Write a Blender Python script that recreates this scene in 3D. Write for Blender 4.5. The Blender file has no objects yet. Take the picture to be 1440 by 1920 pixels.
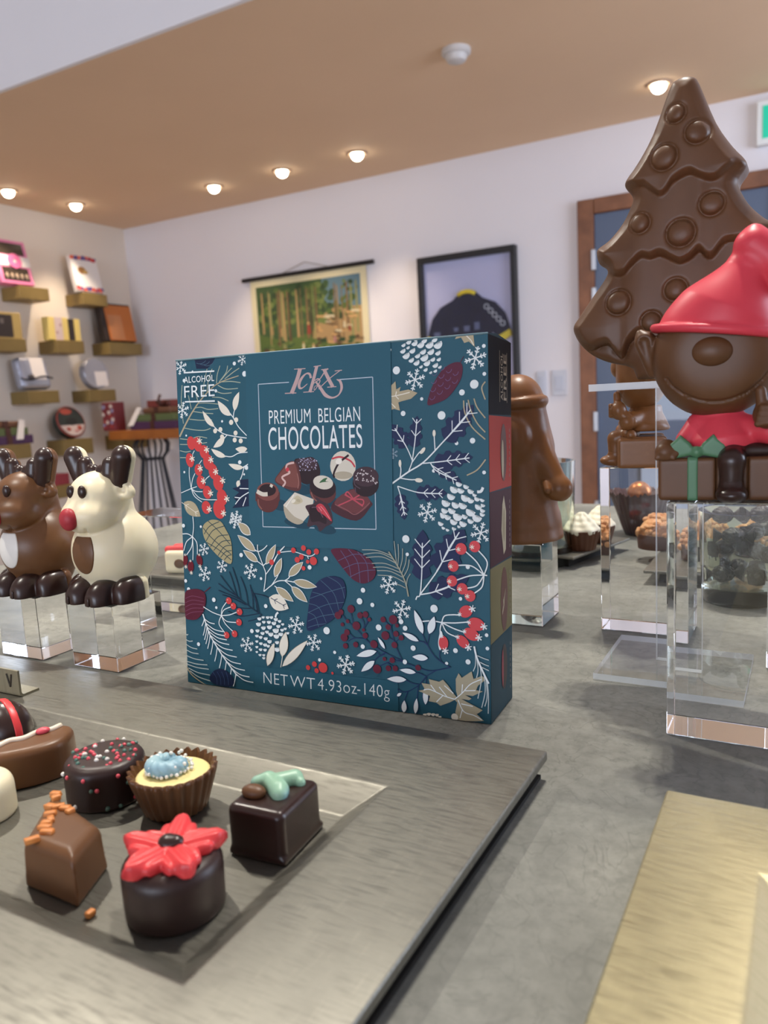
import bpy, bmesh, math, random
import numpy as np
from mathutils import Vector, Matrix

SC = bpy.context.scene
COL = SC.collection

# ------------------------------------------------------------------ camera
CAM_H = 0.15                                   # lens height above the counter top (counter top is z = 0)
AX_R = Vector((0.87605, 0.47930, -0.05423)).normalized()
AX_F = Vector((-0.48180, 0.86390, -0.14660)).normalized()
AX_U = AX_R.cross(AX_F).normalized()
AX_R = AX_F.cross(AX_U).normalized()
F_PX = 1455.8
camd = bpy.data.cameras.new('camera')
cam = bpy.data.objects.new('camera', camd)
COL.objects.link(cam)
mw = Matrix.Identity(4)
for i in range(3):
    mw[i][0] = AX_R[i]; mw[i][1] = AX_U[i]; mw[i][2] = -AX_F[i]
mw[0][3] = 0; mw[1][3] = 0; mw[2][3] = CAM_H
cam.matrix_world = mw
camd.sensor_fit = 'VERTICAL'; camd.sensor_height = 36.0
camd.lens = F_PX / 1920.0 * 36.0
camd.clip_start = 0.01; camd.clip_end = 50
camd.dof.use_dof = True
camd.dof.focus_distance = 0.40
camd.dof.aperture_fstop = camd.lens / 1.9
SC.camera = cam

# ------------------------------------------------------------------ view, world, light
SC.view_settings.view_transform = 'Standard'
SC.view_settings.look = 'None'
SC.view_settings.gamma = 1.0
SC.view_settings.use_curve_mapping = False
SC.view_settings.exposure = 0.22
cy = SC.cycles
cy.max_bounces = 18; cy.transmission_bounces = 16; cy.glossy_bounces = 8; cy.diffuse_bounces = 5
cy.transparent_max_bounces = 16
cy.sample_clamp_indirect = 6.0
cy.caustics_refractive = True; cy.caustics_reflective = True
cy.blur_glossy = 0.6
cy.use_denoising = True

w = bpy.data.worlds.new('daylight'); SC.world = w
w.use_nodes = True
w.node_tree.nodes['Background'].inputs[0].default_value = (0.62, 0.74, 1.0, 1)
w.node_tree.nodes['Background'].inputs[1].default_value = 1.0

def area_light(name, loc, target, sx, sy, power, col):
    l = bpy.data.lights.new(name, 'AREA'); l.shape = 'RECTANGLE'; l.size = sx; l.size_y = sy
    l.energy = power; l.color = col
    o = bpy.data.objects.new(name, l); COL.objects.link(o)
    o.location = loc
    o.rotation_euler = (Vector(target) - Vector(loc)).to_track_quat('-Z', 'Y').to_euler()
    return o

def spot_light(name, loc, target, power, col, ang, blend=0.6, rad=0.03):
    l = bpy.data.lights.new(name, 'SPOT'); l.energy = power; l.color = col
    l.cycles.is_caustics_light = True
    l.spot_size = math.radians(ang); l.spot_blend = blend; l.shadow_soft_size = rad
    o = bpy.data.objects.new(name, l); COL.objects.link(o)
    o.location = loc
    o.rotation_euler = (Vector(target) - Vector(loc)).to_track_quat('-Z', 'Y').to_euler()
    return o

WARM = (1.0, 0.80, 0.58)
NEUT = (1.0, 0.94, 0.83)
# daylight coming in through the shop window behind the photographer
area_light('window_daylight', (-0.6, -9.8, 0.85), (-1.0, 4.0, 0.6), 5.5, 2.4, 285, (0.78, 0.86, 1.0))
# fill light added at the right-hand wall to brighten the back wall
area_light('side_fill_light', (2.40, 2.3, 0.75), (-2.2, 4.4, 0.45), 2.2, 1.6, 70, (0.72, 0.82, 1.0))
# shop spots on the high ceiling over the counter (out of frame)
spot_light('counter_spot', (-1.60, 0.96, 1.95), (-0.30, 0.28, 0), 74, NEUT, 50, 0.7, 0.018)
spot_light('counter_spot', (-0.25, 0.95, 1.95), (-0.14, 0.32, 0), 42, NEUT, 64, 0.7, 0.014)
spot_light('counter_spot', (-0.17, 0.95, 1.95), (-0.14, 0.32, 0), 42, NEUT, 64, 0.7, 0.014)
spot_light('counter_spot', (-0.10, 0.95, 1.95), (-0.10, 0.30, 0), 42, NEUT, 64, 0.7, 0.014)

spot_light('reindeer_spot', (-1.05, -0.35, 1.95), (-0.42, 0.31, 0.06), 75, NEUT, 15, 0.8, 0.03)

# ------------------------------------------------------------------ pixel rays (photo coordinates, 1440 x 1920)
def ray(px, py):
    return AX_R * ((px - 720) / F_PX) - AX_U * ((py - 960) / F_PX) + AX_F
def PZ(px, py, z=0.0):
    d = ray(px, py); return Vector((0, 0, CAM_H)) + d * ((z - CAM_H) / d.z)
def PY(px, py, y):
    d = ray(px, py); return Vector((0, 0, CAM_H)) + d * (y / d.y)
def PX(px, py, x):
    d = ray(px, py); return Vector((0, 0, CAM_H)) + d * (x / d.x)

# ------------------------------------------------------------------ materials
def lin(c):
    if isinstance(c, str):
        c = c.lstrip('#'); c = [int(c[i:i + 2], 16) / 255 for i in (0, 2, 4)]
        c = [(x / 12.92 if x <= 0.04045 else ((x + 0.055) / 1.055) ** 2.4) for x in c]
    return (c[0], c[1], c[2], 1.0)

MATS = {}
def mat(name, col, rough=0.5, metal=0.0, spec=0.5, sss=0.0, sss_rad=(1, .6, .4), coat=0.0, noise=None, bump=None, emit=None, emit_s=0.0, ior=1.5, trans=0.0, sheen=0.0):
    """noise=(scale, second colour, contrast lo, hi)  bump=(scale, strength, distance)"""
    if name in MATS: return MATS[name]
    m = bpy.data.materials.new(name); m.use_nodes = True
    nt = m.node_tree; b = nt.nodes['Principled BSDF']
    b.inputs['Base Color'].default_value = lin(col)
    b.inputs['Roughness'].default_value = rough
    b.inputs['Metallic'].default_value = metal
    b.inputs['Specular IOR Level'].default_value = spec
    b.inputs['IOR'].default_value = ior
    b.inputs['Transmission Weight'].default_value = trans
    if sss:
        b.inputs['Subsurface Weight'].default_value = sss
        b.inputs['Subsurface Radius'].default_value = sss_rad
        b.inputs['Subsurface Scale'].default_value = 0.004
    if coat:
        b.inputs['Coat Weight'].default_value = coat; b.inputs['Coat Roughness'].default_value = 0.15
    if emit:
        b.inputs['Emission Color'].default_value = lin(emit); b.inputs['Emission Strength'].default_value = emit_s
    tc = None
    if noise or bump:
        tc = nt.nodes.new('ShaderNodeTexCoord')
    if noise:
        n = nt.nodes.new('ShaderNodeTexNoise'); n.inputs['Scale'].default_value = noise[0]; n.inputs['Detail'].default_value = 6
        r = nt.nodes.new('ShaderNodeValToRGB')
        r.color_ramp.elements[0].position = noise[2]; r.color_ramp.elements[1].position = noise[3]
        r.color_ramp.elements[0].color = lin(col); r.color_ramp.elements[1].color = lin(noise[1])
        nt.links.new(tc.outputs['Object'], n.inputs['Vector']); nt.links.new(n.outputs[0], r.inputs[0])
        nt.links.new(r.outputs[0], b.inputs['Base Color'])
    if bump:
        n2 = nt.nodes.new('ShaderNodeTexNoise'); n2.inputs['Scale'].default_value = bump[0]; n2.inputs['Detail'].default_value = 4
        bp = nt.nodes.new('ShaderNodeBump'); bp.inputs['Strength'].default_value = bump[1]; bp.inputs['Distance'].default_value = bump[2]
        nt.links.new(tc.outputs['Object'], n2.inputs['Vector']); nt.links.new(n2.outputs[0], bp.inputs['Height'])
        nt.links.new(bp.outputs[0], b.inputs['Normal'])
    MATS[name] = m
    return m

def metal_mat(name, base, light, dark, sx, sy, rough=0.42, metal=0.75, big=9.0):
    """worn brushed metal: two crossed brush directions, cloudy patina, scratches"""
    m = bpy.data.materials.new(name); m.use_nodes = True; nt = m.node_tree; L = nt.links
    b = nt.nodes['Principled BSDF']; tc = nt.nodes.new('ShaderNodeTexCoord')
    def stretched(scale, vec):
        mp = nt.nodes.new('ShaderNodeMapping'); mp.inputs['Scale'].default_value = vec
        n = nt.nodes.new('ShaderNodeTexNoise'); n.inputs['Scale'].default_value = scale; n.inputs['Detail'].default_value = 5
        L.new(tc.outputs['Object'], mp.inputs[0]); L.new(mp.outputs[0], n.inputs['Vector']); return n
    def mixc(f, a, c, mode='MIX'):
        x = nt.nodes.new('ShaderNodeMix'); x.data_type = 'RGBA'; x.blend_type = mode
        if isinstance(f, float): x.inputs[0].default_value = f
        else: L.new(f, x.inputs[0])
        for k, v in ((6, a), (7, c)):
            if isinstance(v, tuple): x.inputs[k].default_value = v
            else: L.new(v, x.inputs[k])
        return x.outputs[2]
    def ramp(src, lo, hi, a=(0, 0, 0, 1), c=(1, 1, 1, 1)):
        r = nt.nodes.new('ShaderNodeValToRGB'); r.color_ramp.elements[0].position = lo; r.color_ramp.elements[1].position = hi
        r.color_ramp.elements[0].color = a; r.color_ramp.elements[1].color = c
        L.new(src, r.inputs[0]); return r.outputs[0]
    n1 = stretched(1.0, (sx * 110, sx * 900, 20)); n2 = stretched(1.0, (sy * 900, sy * 120, 20)); n3 = stretched(big, (1, 1, 1)); n4 = stretched(60, (1, 1, 1))
    c1 = ramp(n3.outputs[0], 0.35, 0.7, lin(base), lin(light))
    c2 = mixc(ramp(n1.outputs[0], 0.50, 0.85, (0, 0, 0, 1), (.5, .5, .5, 1)), c1, lin(dark))
    c3 = mixc(ramp(n2.outputs[0], 0.55, 0.85, (0, 0, 0, 1), (.6, .6, .6, 1)), c2, lin(light))
    c4 = mixc(ramp(n4.outputs[0], 0.58, 0.8, (0, 0, 0, 1), (.3, .3, .3, 1)), c3, lin(dark))
    L.new(c4, b.inputs['Base Color'])
    b.inputs['Metallic'].default_value = metal
    rr = ramp(n1.outputs[0], 0.3, 0.7, (rough - .07,) * 3 + (1,), (rough + .1,) * 3 + (1,)); L.new(rr, b.inputs['Roughness'])
    bp = nt.nodes.new('ShaderNodeBump'); bp.inputs['Strength'].default_value = 0.10; bp.inputs['Distance'].default_value = 0.0001
    ad = nt.nodes.new('ShaderNodeMath'); L.new(n1.outputs[0], ad.inputs[0]); L.new(n2.outputs[0], ad.inputs[1]); L.new(ad.outputs[0], bp.inputs['Height'])
    L.new(bp.outputs[0], b.inputs['Normal'])
    return m

def wall_mat(name, col, col2, rough=0.85):
    return mat(name, col, rough, noise=(1.5, col2, .3, .7), bump=(180, .08, .001))

ACRY = mat('clear_acrylic', '#ffffff', 0.0, trans=1.0, ior=1.49)
ACRYT = bpy.data.materials.new('clear_acrylic_sheet'); ACRYT.use_nodes = True
def _thin(m):
    nt = m.node_tree; nt.nodes.remove(nt.nodes['Principled BSDF']); L = nt.links; out = nt.nodes['Material Output']
    tr = nt.nodes.new('ShaderNodeBsdfTransparent'); tr.inputs[0].default_value = (.96, .97, .98, 1)
    gl = nt.nodes.new('ShaderNodeBsdfGlossy'); gl.inputs['Roughness'].default_value = 0.0
    fr = nt.nodes.new('ShaderNodeFresnel'); fr.inputs[0].default_value = 1.49
    ge = nt.nodes.new('ShaderNodeNewGeometry'); mx = nt.nodes.new('ShaderNodeMixShader')
    iv = nt.nodes.new('ShaderNodeMath'); iv.operation = 'SUBTRACT'; iv.inputs[0].default_value = 1.0; L.new(ge.outputs['Backfacing'], iv.inputs[1])
    mu = nt.nodes.new('ShaderNodeMath'); mu.operation = 'MULTIPLY'; L.new(fr.outputs[0], mu.inputs[0]); L.new(iv.outputs[0], mu.inputs[1])
    L.new(mu.outputs[0], mx.inputs[0]); L.new(tr.outputs[0], mx.inputs[1]); L.new(gl.outputs[0], mx.inputs[2]); L.new(mx.outputs[0], out.inputs['Surface'])
_thin(ACRYT)
ACRYE = bpy.data.materials.new('acrylic_sawn_edge'); ACRYE.use_nodes = True
_thin(ACRYE)
def _edge(m):
    nt = m.node_tree; L = nt.links; out = nt.nodes['Material Output']; src = out.inputs['Surface'].links[0].from_socket
    tl = nt.nodes.new('ShaderNodeBsdfTranslucent'); tl.inputs[0].default_value = (.86, .90, .95, 1)
    df = nt.nodes.new('ShaderNodeBsdfDiffuse'); df.inputs[0].default_value = (.80, .84, .90, 1)
    a = nt.nodes.new('ShaderNodeMixShader'); a.inputs[0].default_value = .5; L.new(tl.outputs[0], a.inputs[1]); L.new(df.outputs[0], a.inputs[2])
    b = nt.nodes.new('ShaderNodeMixShader'); b.inputs[0].default_value = .5; L.new(src, b.inputs[1]); L.new(a.outputs[0], b.inputs[2]); L.new(b.outputs[0], out.inputs['Surface'])
_edge(ACRYE)
def sheet(x0, x1, y0, y1, z0, z1, name, parent, thin_axis):
    o = MB().box(x0, x1, y0, y1, z0, z1).build(name, [ACRYT, ACRYE], parent)
    for p in o.data.polygons: p.material_index = 0 if abs(p.normal[thin_axis]) > .5 else 1
    return o
GLASS = mat('clear_glass', '#f2fbf4', 0.0, trans=1.0, ior=1.5)

# ------------------------------------------------------------------ object helpers
def link(o, parent=None):
    COL.objects.link(o)
    if parent is not None: o.parent = parent
    return o

def thing(name, label, cat, loc=(0, 0, 0), rot=0.0, group=None):
    o = bpy.data.objects.new(name, None); o.empty_display_size = 0.01; link(o)
    o.location = loc; o.rotation_euler = (0, 0, rot)
    o['label'] = label; o['category'] = cat
    if group: o['group'] = group
    return o

def tag(o, label, cat, group=None):
    o['label'] = label; o['category'] = cat
    if group: o['group'] = group
    return o

def struct(o):
    o['kind'] = 'structure'; return o

def mesh_obj(name, verts, faces, mats, parent=None, smooth=False, idx=None, loc=None):
    me = bpy.data.meshes.new(name)
    me.from_pydata([tuple(v) for v in verts], [], [tuple(f) for f in faces])
    for m in (mats if isinstance(mats, (list, tuple)) else [mats]): me.materials.append(m)
    if idx is not None: me.polygons.foreach_set('material_index', idx)
    if smooth: me.polygons.foreach_set('use_smooth', [True] * len(me.polygons))
    me.update()
    o = bpy.data.objects.new(name, me); link(o, parent)
    if loc is not None: o.location = loc
    return o

class MB:
    """collects simple shapes into one mesh"""
    def __init__(s): s.v = []; s.f = []; s.i = []
    def add(s, v, f, mi=0):
        n = len(s.v); s.v += [tuple(x) for x in v]; s.f += [tuple(a + n for a in q) for q in f]; s.i += [mi] * len(f); return s
    def box(s, x0, x1, y0, y1, z0, z1, mi=0):
        v = [(x0, y0, z0), (x1, y0, z0), (x1, y1, z0), (x0, y1, z0), (x0, y0, z1), (x1, y0, z1), (x1, y1, z1), (x0, y1, z1)]
        return s.add(v, [(0, 3, 2, 1), (4, 5, 6, 7), (0, 1, 5, 4), (1, 2, 6, 5), (2, 3, 7, 6), (3, 0, 4, 7)], mi)
    def prism(s, poly, z0, z1, mi=0, scale_top=1.0):
        n = len(poly); cx = sum(p[0] for p in poly) / n; cyy = sum(p[1] for p in poly) / n
        v = [(p[0], p[1], z0) for p in poly] + [(cx + (p[0] - cx) * scale_top, cyy + (p[1] - cyy) * scale_top, z1) for p in poly]
        return s.add(v, [tuple(range(n - 1, -1, -1)), tuple(range(n, 2 * n))] + [(i, (i + 1) % n, n + (i + 1) % n, n + i) for i in range(n)], mi)
    def lathe(s, prof, n=48, c=(0, 0), mi=0, flute=None):
        """prof = [(r, z)...]; closed to the axis where r == 0"""
        v = []; f = []
        for k, (r, z) in enumerate(prof):
            for a in range(n):
                t = 2 * math.pi * a / n
                rr = r
                if flute: rr = r * (1 + flute[1] * math.cos(flute[0] * t) * (flute[2][k] if len(flute) > 2 else 1))
                v.append((c[0] + rr * math.cos(t), c[1] + rr * math.sin(t), z))
        for k in range(len(prof) - 1):
            for a in range(n):
                b = (a + 1) % n
                f.append((k * n + a, k * n + b, (k + 1) * n + b, (k + 1) * n + a))
        if prof[0][0] > 0: pass
        return s.add(v, f, mi)
    def tube(s, pts, r, n=10, mi=0, r2=None, caps=True):
        pts = [Vector(p) for p in pts]; m = len(pts); v = []; f = []
        up = Vector((0, 0, 1)); nrm = None
        for k, p in enumerate(pts):
            t = (pts[min(k + 1, m - 1)] - pts[max(k - 1, 0)]).normalized()
            if nrm is None:
                nrm = t.orthogonal().normalized()
            nrm = (nrm - t * nrm.dot(t)).normalized(); bn = t.cross(nrm)
            rr = r if r2 is None else r + (r2 - r) * k / (m - 1)
            for a in range(n):
                th = 2 * math.pi * a / n
                v.append(p + (nrm * math.cos(th) + bn * math.sin(th)) * rr)
        for k in range(m - 1):
            for a in range(n):
                b = (a + 1) % n; f.append((k * n + a, k * n + b, (k + 1) * n + b, (k + 1) * n + a))
        if caps: f += [tuple(range(n - 1, -1, -1)), tuple(range((m - 1) * n, m * n))]
        return s.add(v, f, mi)
    def ball(s, c, r, seg=12, ring=8, mi=0):
        if not isinstance(r, (tuple, list)): r = (r, r, r)
        v = [(c[0], c[1], c[2] - r[2])]; f = []
        for k in range(1, ring):
            ph = -math.pi / 2 + math.pi * k / ring
            for a in range(seg):
                t = 2 * math.pi * a / seg
                v.append((c[0] + r[0] * math.cos(ph) * math.cos(t), c[1] + r[1] * math.cos(ph) * math.sin(t), c[2] + r[2] * math.sin(ph)))
        v.append((c[0], c[1], c[2] + r[2])); e = len(v) - 1
        for a in range(seg):
            b = (a + 1) % seg
            f.append((0, 1 + b, 1 + a)); f.append((e, 1 + (ring - 2) * seg + a, 1 + (ring - 2) * seg + b))
            for k in range(ring - 2):
                f.append((1 + k * seg + a, 1 + k * seg + b, 1 + (k + 1) * seg + b, 1 + (k + 1) * seg + a))
        return s.add(v, f, mi)
    def build(s, name, mats, parent=None, smooth=False, bevel=0.0, segs=3, loc=None, scale=None, auto=None):
        v = s.v
        if scale: v = [(a[0] * scale, a[1] * scale, a[2] * scale) for a in v]
        o = mesh_obj(name, v, s.f, mats, parent, smooth, s.i, loc)
        if bevel:
            bm = bmesh.new(); bm.from_mesh(o.data)
            ed = [e for e in bm.edges if len(e.link_faces) == 2 and e.calc_face_angle(0) > 0.5]
            bmesh.ops.bevel(bm, geom=ed, offset=bevel, segments=segs, profile=0.5, affect='EDGES', clamp_overlap=True)
            bm.to_mesh(o.data); bm.free()
        if auto:
            o.data.polygons.foreach_set('use_smooth', [True] * len(o.data.polygons))
            bm = bmesh.new(); bm.from_mesh(o.data)
            for e in bm.edges:
                if len(e.link_faces) == 2 and e.calc_face_angle(0) > auto: e.smooth = False
            bm.to_mesh(o.data); bm.free()
        return o

def copy_tree(root, loc=None, rot=None, label=None, group=None):
    r = root.copy(); COL.objects.link(r)
    if loc is not None: r.location = loc
    if rot is not None: r.rotation_euler = (0, 0, rot)
    if label: r['label'] = label
    if group: r['group'] = group
    for ch in list(root.children):
        c = ch.copy(); COL.objects.link(c); c.parent = r
        for g in list(ch.children):
            d = g.copy(); COL.objects.link(d); d.parent = c
    return r

# ------------------------------------------------------------------ signed distance shapes (millimetres) -> mesh
def sph(p, c, r): return np.sqrt((p[0] - c[0]) ** 2 + (p[1] - c[1]) ** 2 + (p[2] - c[2]) ** 2) - r
def ell(p, c, r, rot=None):
    x, y, z = p[0] - c[0], p[1] - c[1], p[2] - c[2]
    if rot is not None:                       # rotation about the y axis (degrees)
        a = math.radians(rot); x, z = x * math.cos(a) + z * math.sin(a), -x * math.sin(a) + z * math.cos(a)
    k0 = np.sqrt((x / r[0]) ** 2 + (y / r[1]) ** 2 + (z / r[2]) ** 2)
    k1 = np.sqrt((x / r[0] ** 2) ** 2 + (y / r[1] ** 2) ** 2 + (z / r[2] ** 2) ** 2)
    return k0 * (k0 - 1.0) / np.maximum(k1, 1e-6)
def cap(p, a, b, ra, rb=None):
    if rb is None: rb = ra
    ax, ay, az = p[0] - a[0], p[1] - a[1], p[2] - a[2]
    bx, by, bz = b[0] - a[0], b[1] - a[1], b[2] - a[2]
    h = np.clip((ax * bx + ay * by + az * bz) / (bx * bx + by * by + bz * bz), 0, 1)
    return np.sqrt((ax - bx * h) ** 2 + (ay - by * h) ** 2 + (az - bz * h) ** 2) - (ra + (rb - ra) * h)
def rbox(p, c, h, r):
    qx, qy, qz = abs(p[0] - c[0]) - h[0] + r, abs(p[1] - c[1]) - h[1] + r, abs(p[2] - c[2]) - h[2] + r
    return np.sqrt(np.maximum(qx, 0) ** 2 + np.maximum(qy, 0) ** 2 + np.maximum(qz, 0) ** 2) + np.minimum(np.maximum(qx, np.maximum(qy, qz)), 0) - r
def smin(a, b, k):
    h = np.clip(0.5 + 0.5 * (b - a) / k, 0, 1); return b * (1 - h) + a * h - k * h * (1 - h)
def smax(a, b, k): return -smin(-a, -b, k)
def poly_sd(X, Z, pts):
    d = np.full(X.shape, 1e9); s = np.zeros(X.shape, bool); n = len(pts)
    for i in range(n):
        ax, az = pts[i]; bx, bz = pts[(i + 1) % n]
        ex, ez = bx - ax, bz - az; wx, wz = X - ax, Z - az
        t = np.clip((wx * ex + wz * ez) / max(ex * ex + ez * ez, 1e-9), 0, 1)
        d = np.minimum(d, (wx - ex * t) ** 2 + (wz - ez * t) ** 2)
        c = ((az <= Z) != (bz <= Z))
        if abs(ez) > 1e-9:
            s ^= c & (X < ax + (Z - az) / ez * ex)
    return np.where(s, -1, 1) * np.sqrt(d)

def sdf_mesh(name, fn, lo, hi, h, mats, parent=None, smooth_it=1, scale=0.001, loc=None):
    """naive surface nets"""
    xs = [np.arange(lo[i] - 1.5 * h, hi[i] + 2.5 * h, h) for i in range(3)]
    P = np.meshgrid(*xs, indexing='ij')
    V = fn(P).astype(np.float64)
    ins = V < 0
    nx, ny, nz = V.shape
    cnt = np.zeros((nx - 1, ny - 1, nz - 1), np.int8)
    for a in (0, 1):
        for b in (0, 1):
            for c in (0, 1):
                cnt += ins[a:nx - 1 + a, b:ny - 1 + b, c:nz - 1 + c]
    act = (cnt > 0) & (cnt < 8)
    ci, cj, ck = np.nonzero(act)
    acc = np.zeros((len(ci), 3)); num = np.zeros(len(ci))
    corners = [(a, b, c) for a in (0, 1) for b in (0, 1) for c in (0, 1)]
    for A in corners:
        for ax in range(3):
            if A[ax]: continue
            B = list(A); B[ax] = 1
            va = V[ci + A[0], cj + A[1], ck + A[2]]; vb = V[ci + B[0], cj + B[1], ck + B[2]]
            m = (va < 0) != (vb < 0)
            t = np.where(m, va / np.where(m, va - vb, 1), 0)
            for q in range(3):
                acc[:, q] += np.where(m, A[q] + (t if q == ax else 0), 0)
            num += m
    acc /= np.maximum(num, 1)[:, None]
    verts = np.stack([xs[0][ci], xs[1][cj], xs[2][ck]], 1) + acc * h
    ids = -np.ones(act.shape, np.int64); ids[ci, cj, ck] = np.arange(len(ci))
    quads = []
    for ax in range(3):
        sl0 = [slice(1, -1)] * 3; sl1 = [slice(1, -1)] * 3
        sl0[ax] = slice(0, -1); sl1[ax] = slice(1, None)
        a = ins[tuple(sl0)]; b = ins[tuple(sl1)]
        for flip, m in ((False, a & ~b), (True, b & ~a)):
            I = np.nonzero(m); I = [I[0].copy(), I[1].copy(), I[2].copy()]
            for q in range(3):
                if q != ax: I[q] += 1
            u, v = (ax + 1) % 3, (ax + 2) % 3
            def g(du, dv):
                J = [I[0], I[1], I[2]]; J[u] = J[u] - du; J[v] = J[v] - dv
                return ids[J[0], J[1], J[2]]
            q = np.stack([g(1, 1), g(0, 1), g(0, 0), g(1, 0)], 1)
            if flip: q = q[:, ::-1]
            quads.append(q)
    quads = np.concatenate(quads)
    quads = quads[(quads >= 0).all(1)]
    for _ in range(smooth_it):
        s = np.zeros_like(verts); c = np.zeros(len(verts))
        for k in range(4):
            a, b = quads[:, k], quads[:, (k + 1) % 4]
            np.add.at(s, a, verts[b]); np.add.at(c, a, 1)
        verts = 0.5 * verts + 0.5 * s / np.maximum(c, 1)[:, None]
    me = bpy.data.meshes.new(name)
    nv, nq = len(verts), len(quads)
    me.vertices.add(nv); me.vertices.foreach_set('co', (verts * scale).astype(np.float32).ravel())
    me.loops.add(nq * 4); me.loops.foreach_set('vertex_index', quads.astype(np.int32).ravel())
    me.polygons.add(nq); me.polygons.foreach_set('loop_start', np.arange(0, nq * 4, 4, dtype=np.int32))
    me.polygons.foreach_set('use_smooth', np.ones(nq, bool))
    me.materials.append(mats)
    me.update(calc_edges=True); me.validate()
    o = bpy.data.objects.new(name, me); link(o, parent)
    if loc is not None: o.location = loc
    return o
# ================================================================== the shop room
YB, XL, XR, YF = 4.435, -4.58, 2.5, -10.0
ZF, ZC, ZC2, YS = -0.95, 1.5, 2.15, 2.325
WALL = wall_mat('wall_paint', '#e6e3e7', '#e3e0e5')
TAN = wall_mat('ceiling_tan_paint', '#e6c8a8', '#e2c4a4')
WHITE = wall_mat('ceiling_white_paint', '#efedf1', '#ecebef')
FLOORM = mat('floor_tiles', '#c8b49c', 0.5, noise=(3, '#bca88f', .3, .7))

struct(MB().box(XL - .1, XR + .1, YF - .1, YB + .1, ZF - .1, ZF).build('floor', FLOORM))
struct(MB().box(XL - .1, XR + .1, YB, YB + .1, ZF, ZC).build('wall_back', WALL))
struct(MB().box(XL - .1, XL, YF, YB, ZF, ZC2).build('wall_left', wall_mat('wall_paint_warm_light', '#e0d5c8', '#dcd1c4')))  # same wall paint with warmer ambient light put into its colour
struct(MB().box(XR, XR + .1, YF, 1.2, ZF, ZC2).box(XR, XR + .1, 3.4, YB, ZF, ZC2).box(XR, XR + .1, 1.2, 3.4, ZF, -.05).box(XR, XR + .1, 1.2, 3.4, 1.5, ZC2).build('wall_right', WALL))  # opening added to go with the side fill light
SASH = mat('window_sash', '#e4e3e2', .5)
struct(MB().box(XR + .02, XR + .08, 1.2, 3.4, -.05, .0).box(XR + .02, XR + .08, 1.2, 3.4, 1.45, 1.5).box(XR + .02, XR + .08, 1.2, 1.26, 0, 1.45).box(XR + .02, XR + .08, 3.34, 3.4, 0, 1.45).box(XR + .03, XR + .07, 2.27, 2.33, 0, 1.45).build('fill_light_frame', SASH))  # unseen frame added around the side fill light
struct(MB().box(-3.2, XR - .2, YF - .08, YF - .02, -.3, -.24).box(-3.2, XR - .2, YF - .08, YF - .02, 1.84, 1.9).box(-3.2, -3.13, YF - .08, YF - .02, -.24, 1.84).box(XR - .27, XR - .2, YF - .08, YF - .02, -.24, 1.84).box(-.48, -.42, YF - .07, YF - .03, -.24, 1.84).build('window_2', SASH))
struct(MB().box(XL, XR, YF - .1, YF, ZF, -.3).box(XL, XR, YF - .1, YF, 1.9, ZC2).box(XL, -3.2, YF - .1, YF, -.3, 1.9).box(XR - .2, XR, YF - .1, YF, -.3, 1.9).build('wall_front', WALL))
struct(MB().box(XL, XR, YS, YB, ZC, ZC + .05).build('ceiling', TAN))
struct(MB().box(XL, XR, YF, YS + .04, ZC2, ZC2 + .1).build('ceiling_front', WHITE))
struct(MB().box(XL, XR, YS - .02, YS, ZC, ZC2).build('trim_1', WHITE))
BASEB = mat('baseboard_paint', '#8a7f78', 0.6)
struct(MB().box(XL, -1.16, YB - .015, YB, ZF, ZF + .1).build('baseboard_back', BASEB))
struct(MB().box(XL, XL + .015, YF, YB - .015, ZF, ZF + .1).build('baseboard_left', BASEB))

# door in the back wall
WOOD = mat('door_frame_wood', '#8a5a3c', 0.45, noise=(14, '#6f452c', .3, .7))
DOORP = mat('door_grey_blue', '#56647c', 0.5)
HINGE = mat('hinge_metal', '#b9bcc2', 0.35, metal=0.8)
dr = struct(MB().box(-1.150, -1.062, YB - .05, YB, ZF, 1.139).box(-.20, -.115, YB - .05, YB, ZF, 1.139).box(-1.062, -.20, YB - .05, YB, 1.06, 1.139).build('door_1', WOOD, bevel=.006, segs=2))
MB().box(-1.060, -.202, YB - .03, YB - .002, ZF, 1.058).build('door_leaf', DOORP, dr)
for z in (.82, .62, -.05, -.55):
    MB().box(-1.075, -1.050, YB - .062, YB - .03, z - .055, z + .055).build('door_hinge', HINGE, dr, bevel=.004)
MB().box(-.82, -.45, YB - .036, YB - .03, -.75, -.28).box(-.84, -.43, YB - .034, YB - .030, -.77, -.26, 1).build('door_vent_panel', [mat('door_pale_panel', '#8fa3bd', .3), mat('door_dark_rim', '#2a3140', .5)], dr)

# ------------------------------------------------------------------ ceiling fittings
LAMPW = mat('lamp_glow', '#ffffff', 0.5, emit='#fff1d8', emit_s=14)
RIM = mat('lamp_rim', '#b99a80', 0.5)
def downlight(x, y, label, aim, power):
    t = thing('ceiling_spotlight', label, 'ceiling light', (x, y, ZC), 0, 'recessed ceiling spotlights')
    MB().lathe([(.055, 0), (.055, -.006), (.042, -.008), (.040, -.002)], 32).build('lamp_rim', RIM, t, True)
    MB().ball((0, 0, -.012), (.034, .034, .030), 20, 12).build('lamp_bulb', LAMPW, t, True)
    spot_light('ceiling_spot', (x, y, ZC - .05), aim, power, WARM, 75, .8, .03)
downlight(-4.281, 3.253, 'glowing ceiling spotlight above the pink box shelf, nearest the left frame edge', (-4.5, 3.2, -.2), 30)
downlight(-4.251, 3.724, 'glowing ceiling spotlight near the wall corner, above the white red-bordered box', (-4.5, 3.72, -.2), 30)
downlight(-3.298, 3.974, 'leftmost of the three ceiling spotlights in a row along the back wall', (-3.3, 4.35, -.6), 26)
downlight(-2.777, 3.974, 'middle one of the three ceiling spotlights in a row along the back wall', (-2.78, 4.35, -.6), 26)
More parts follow.
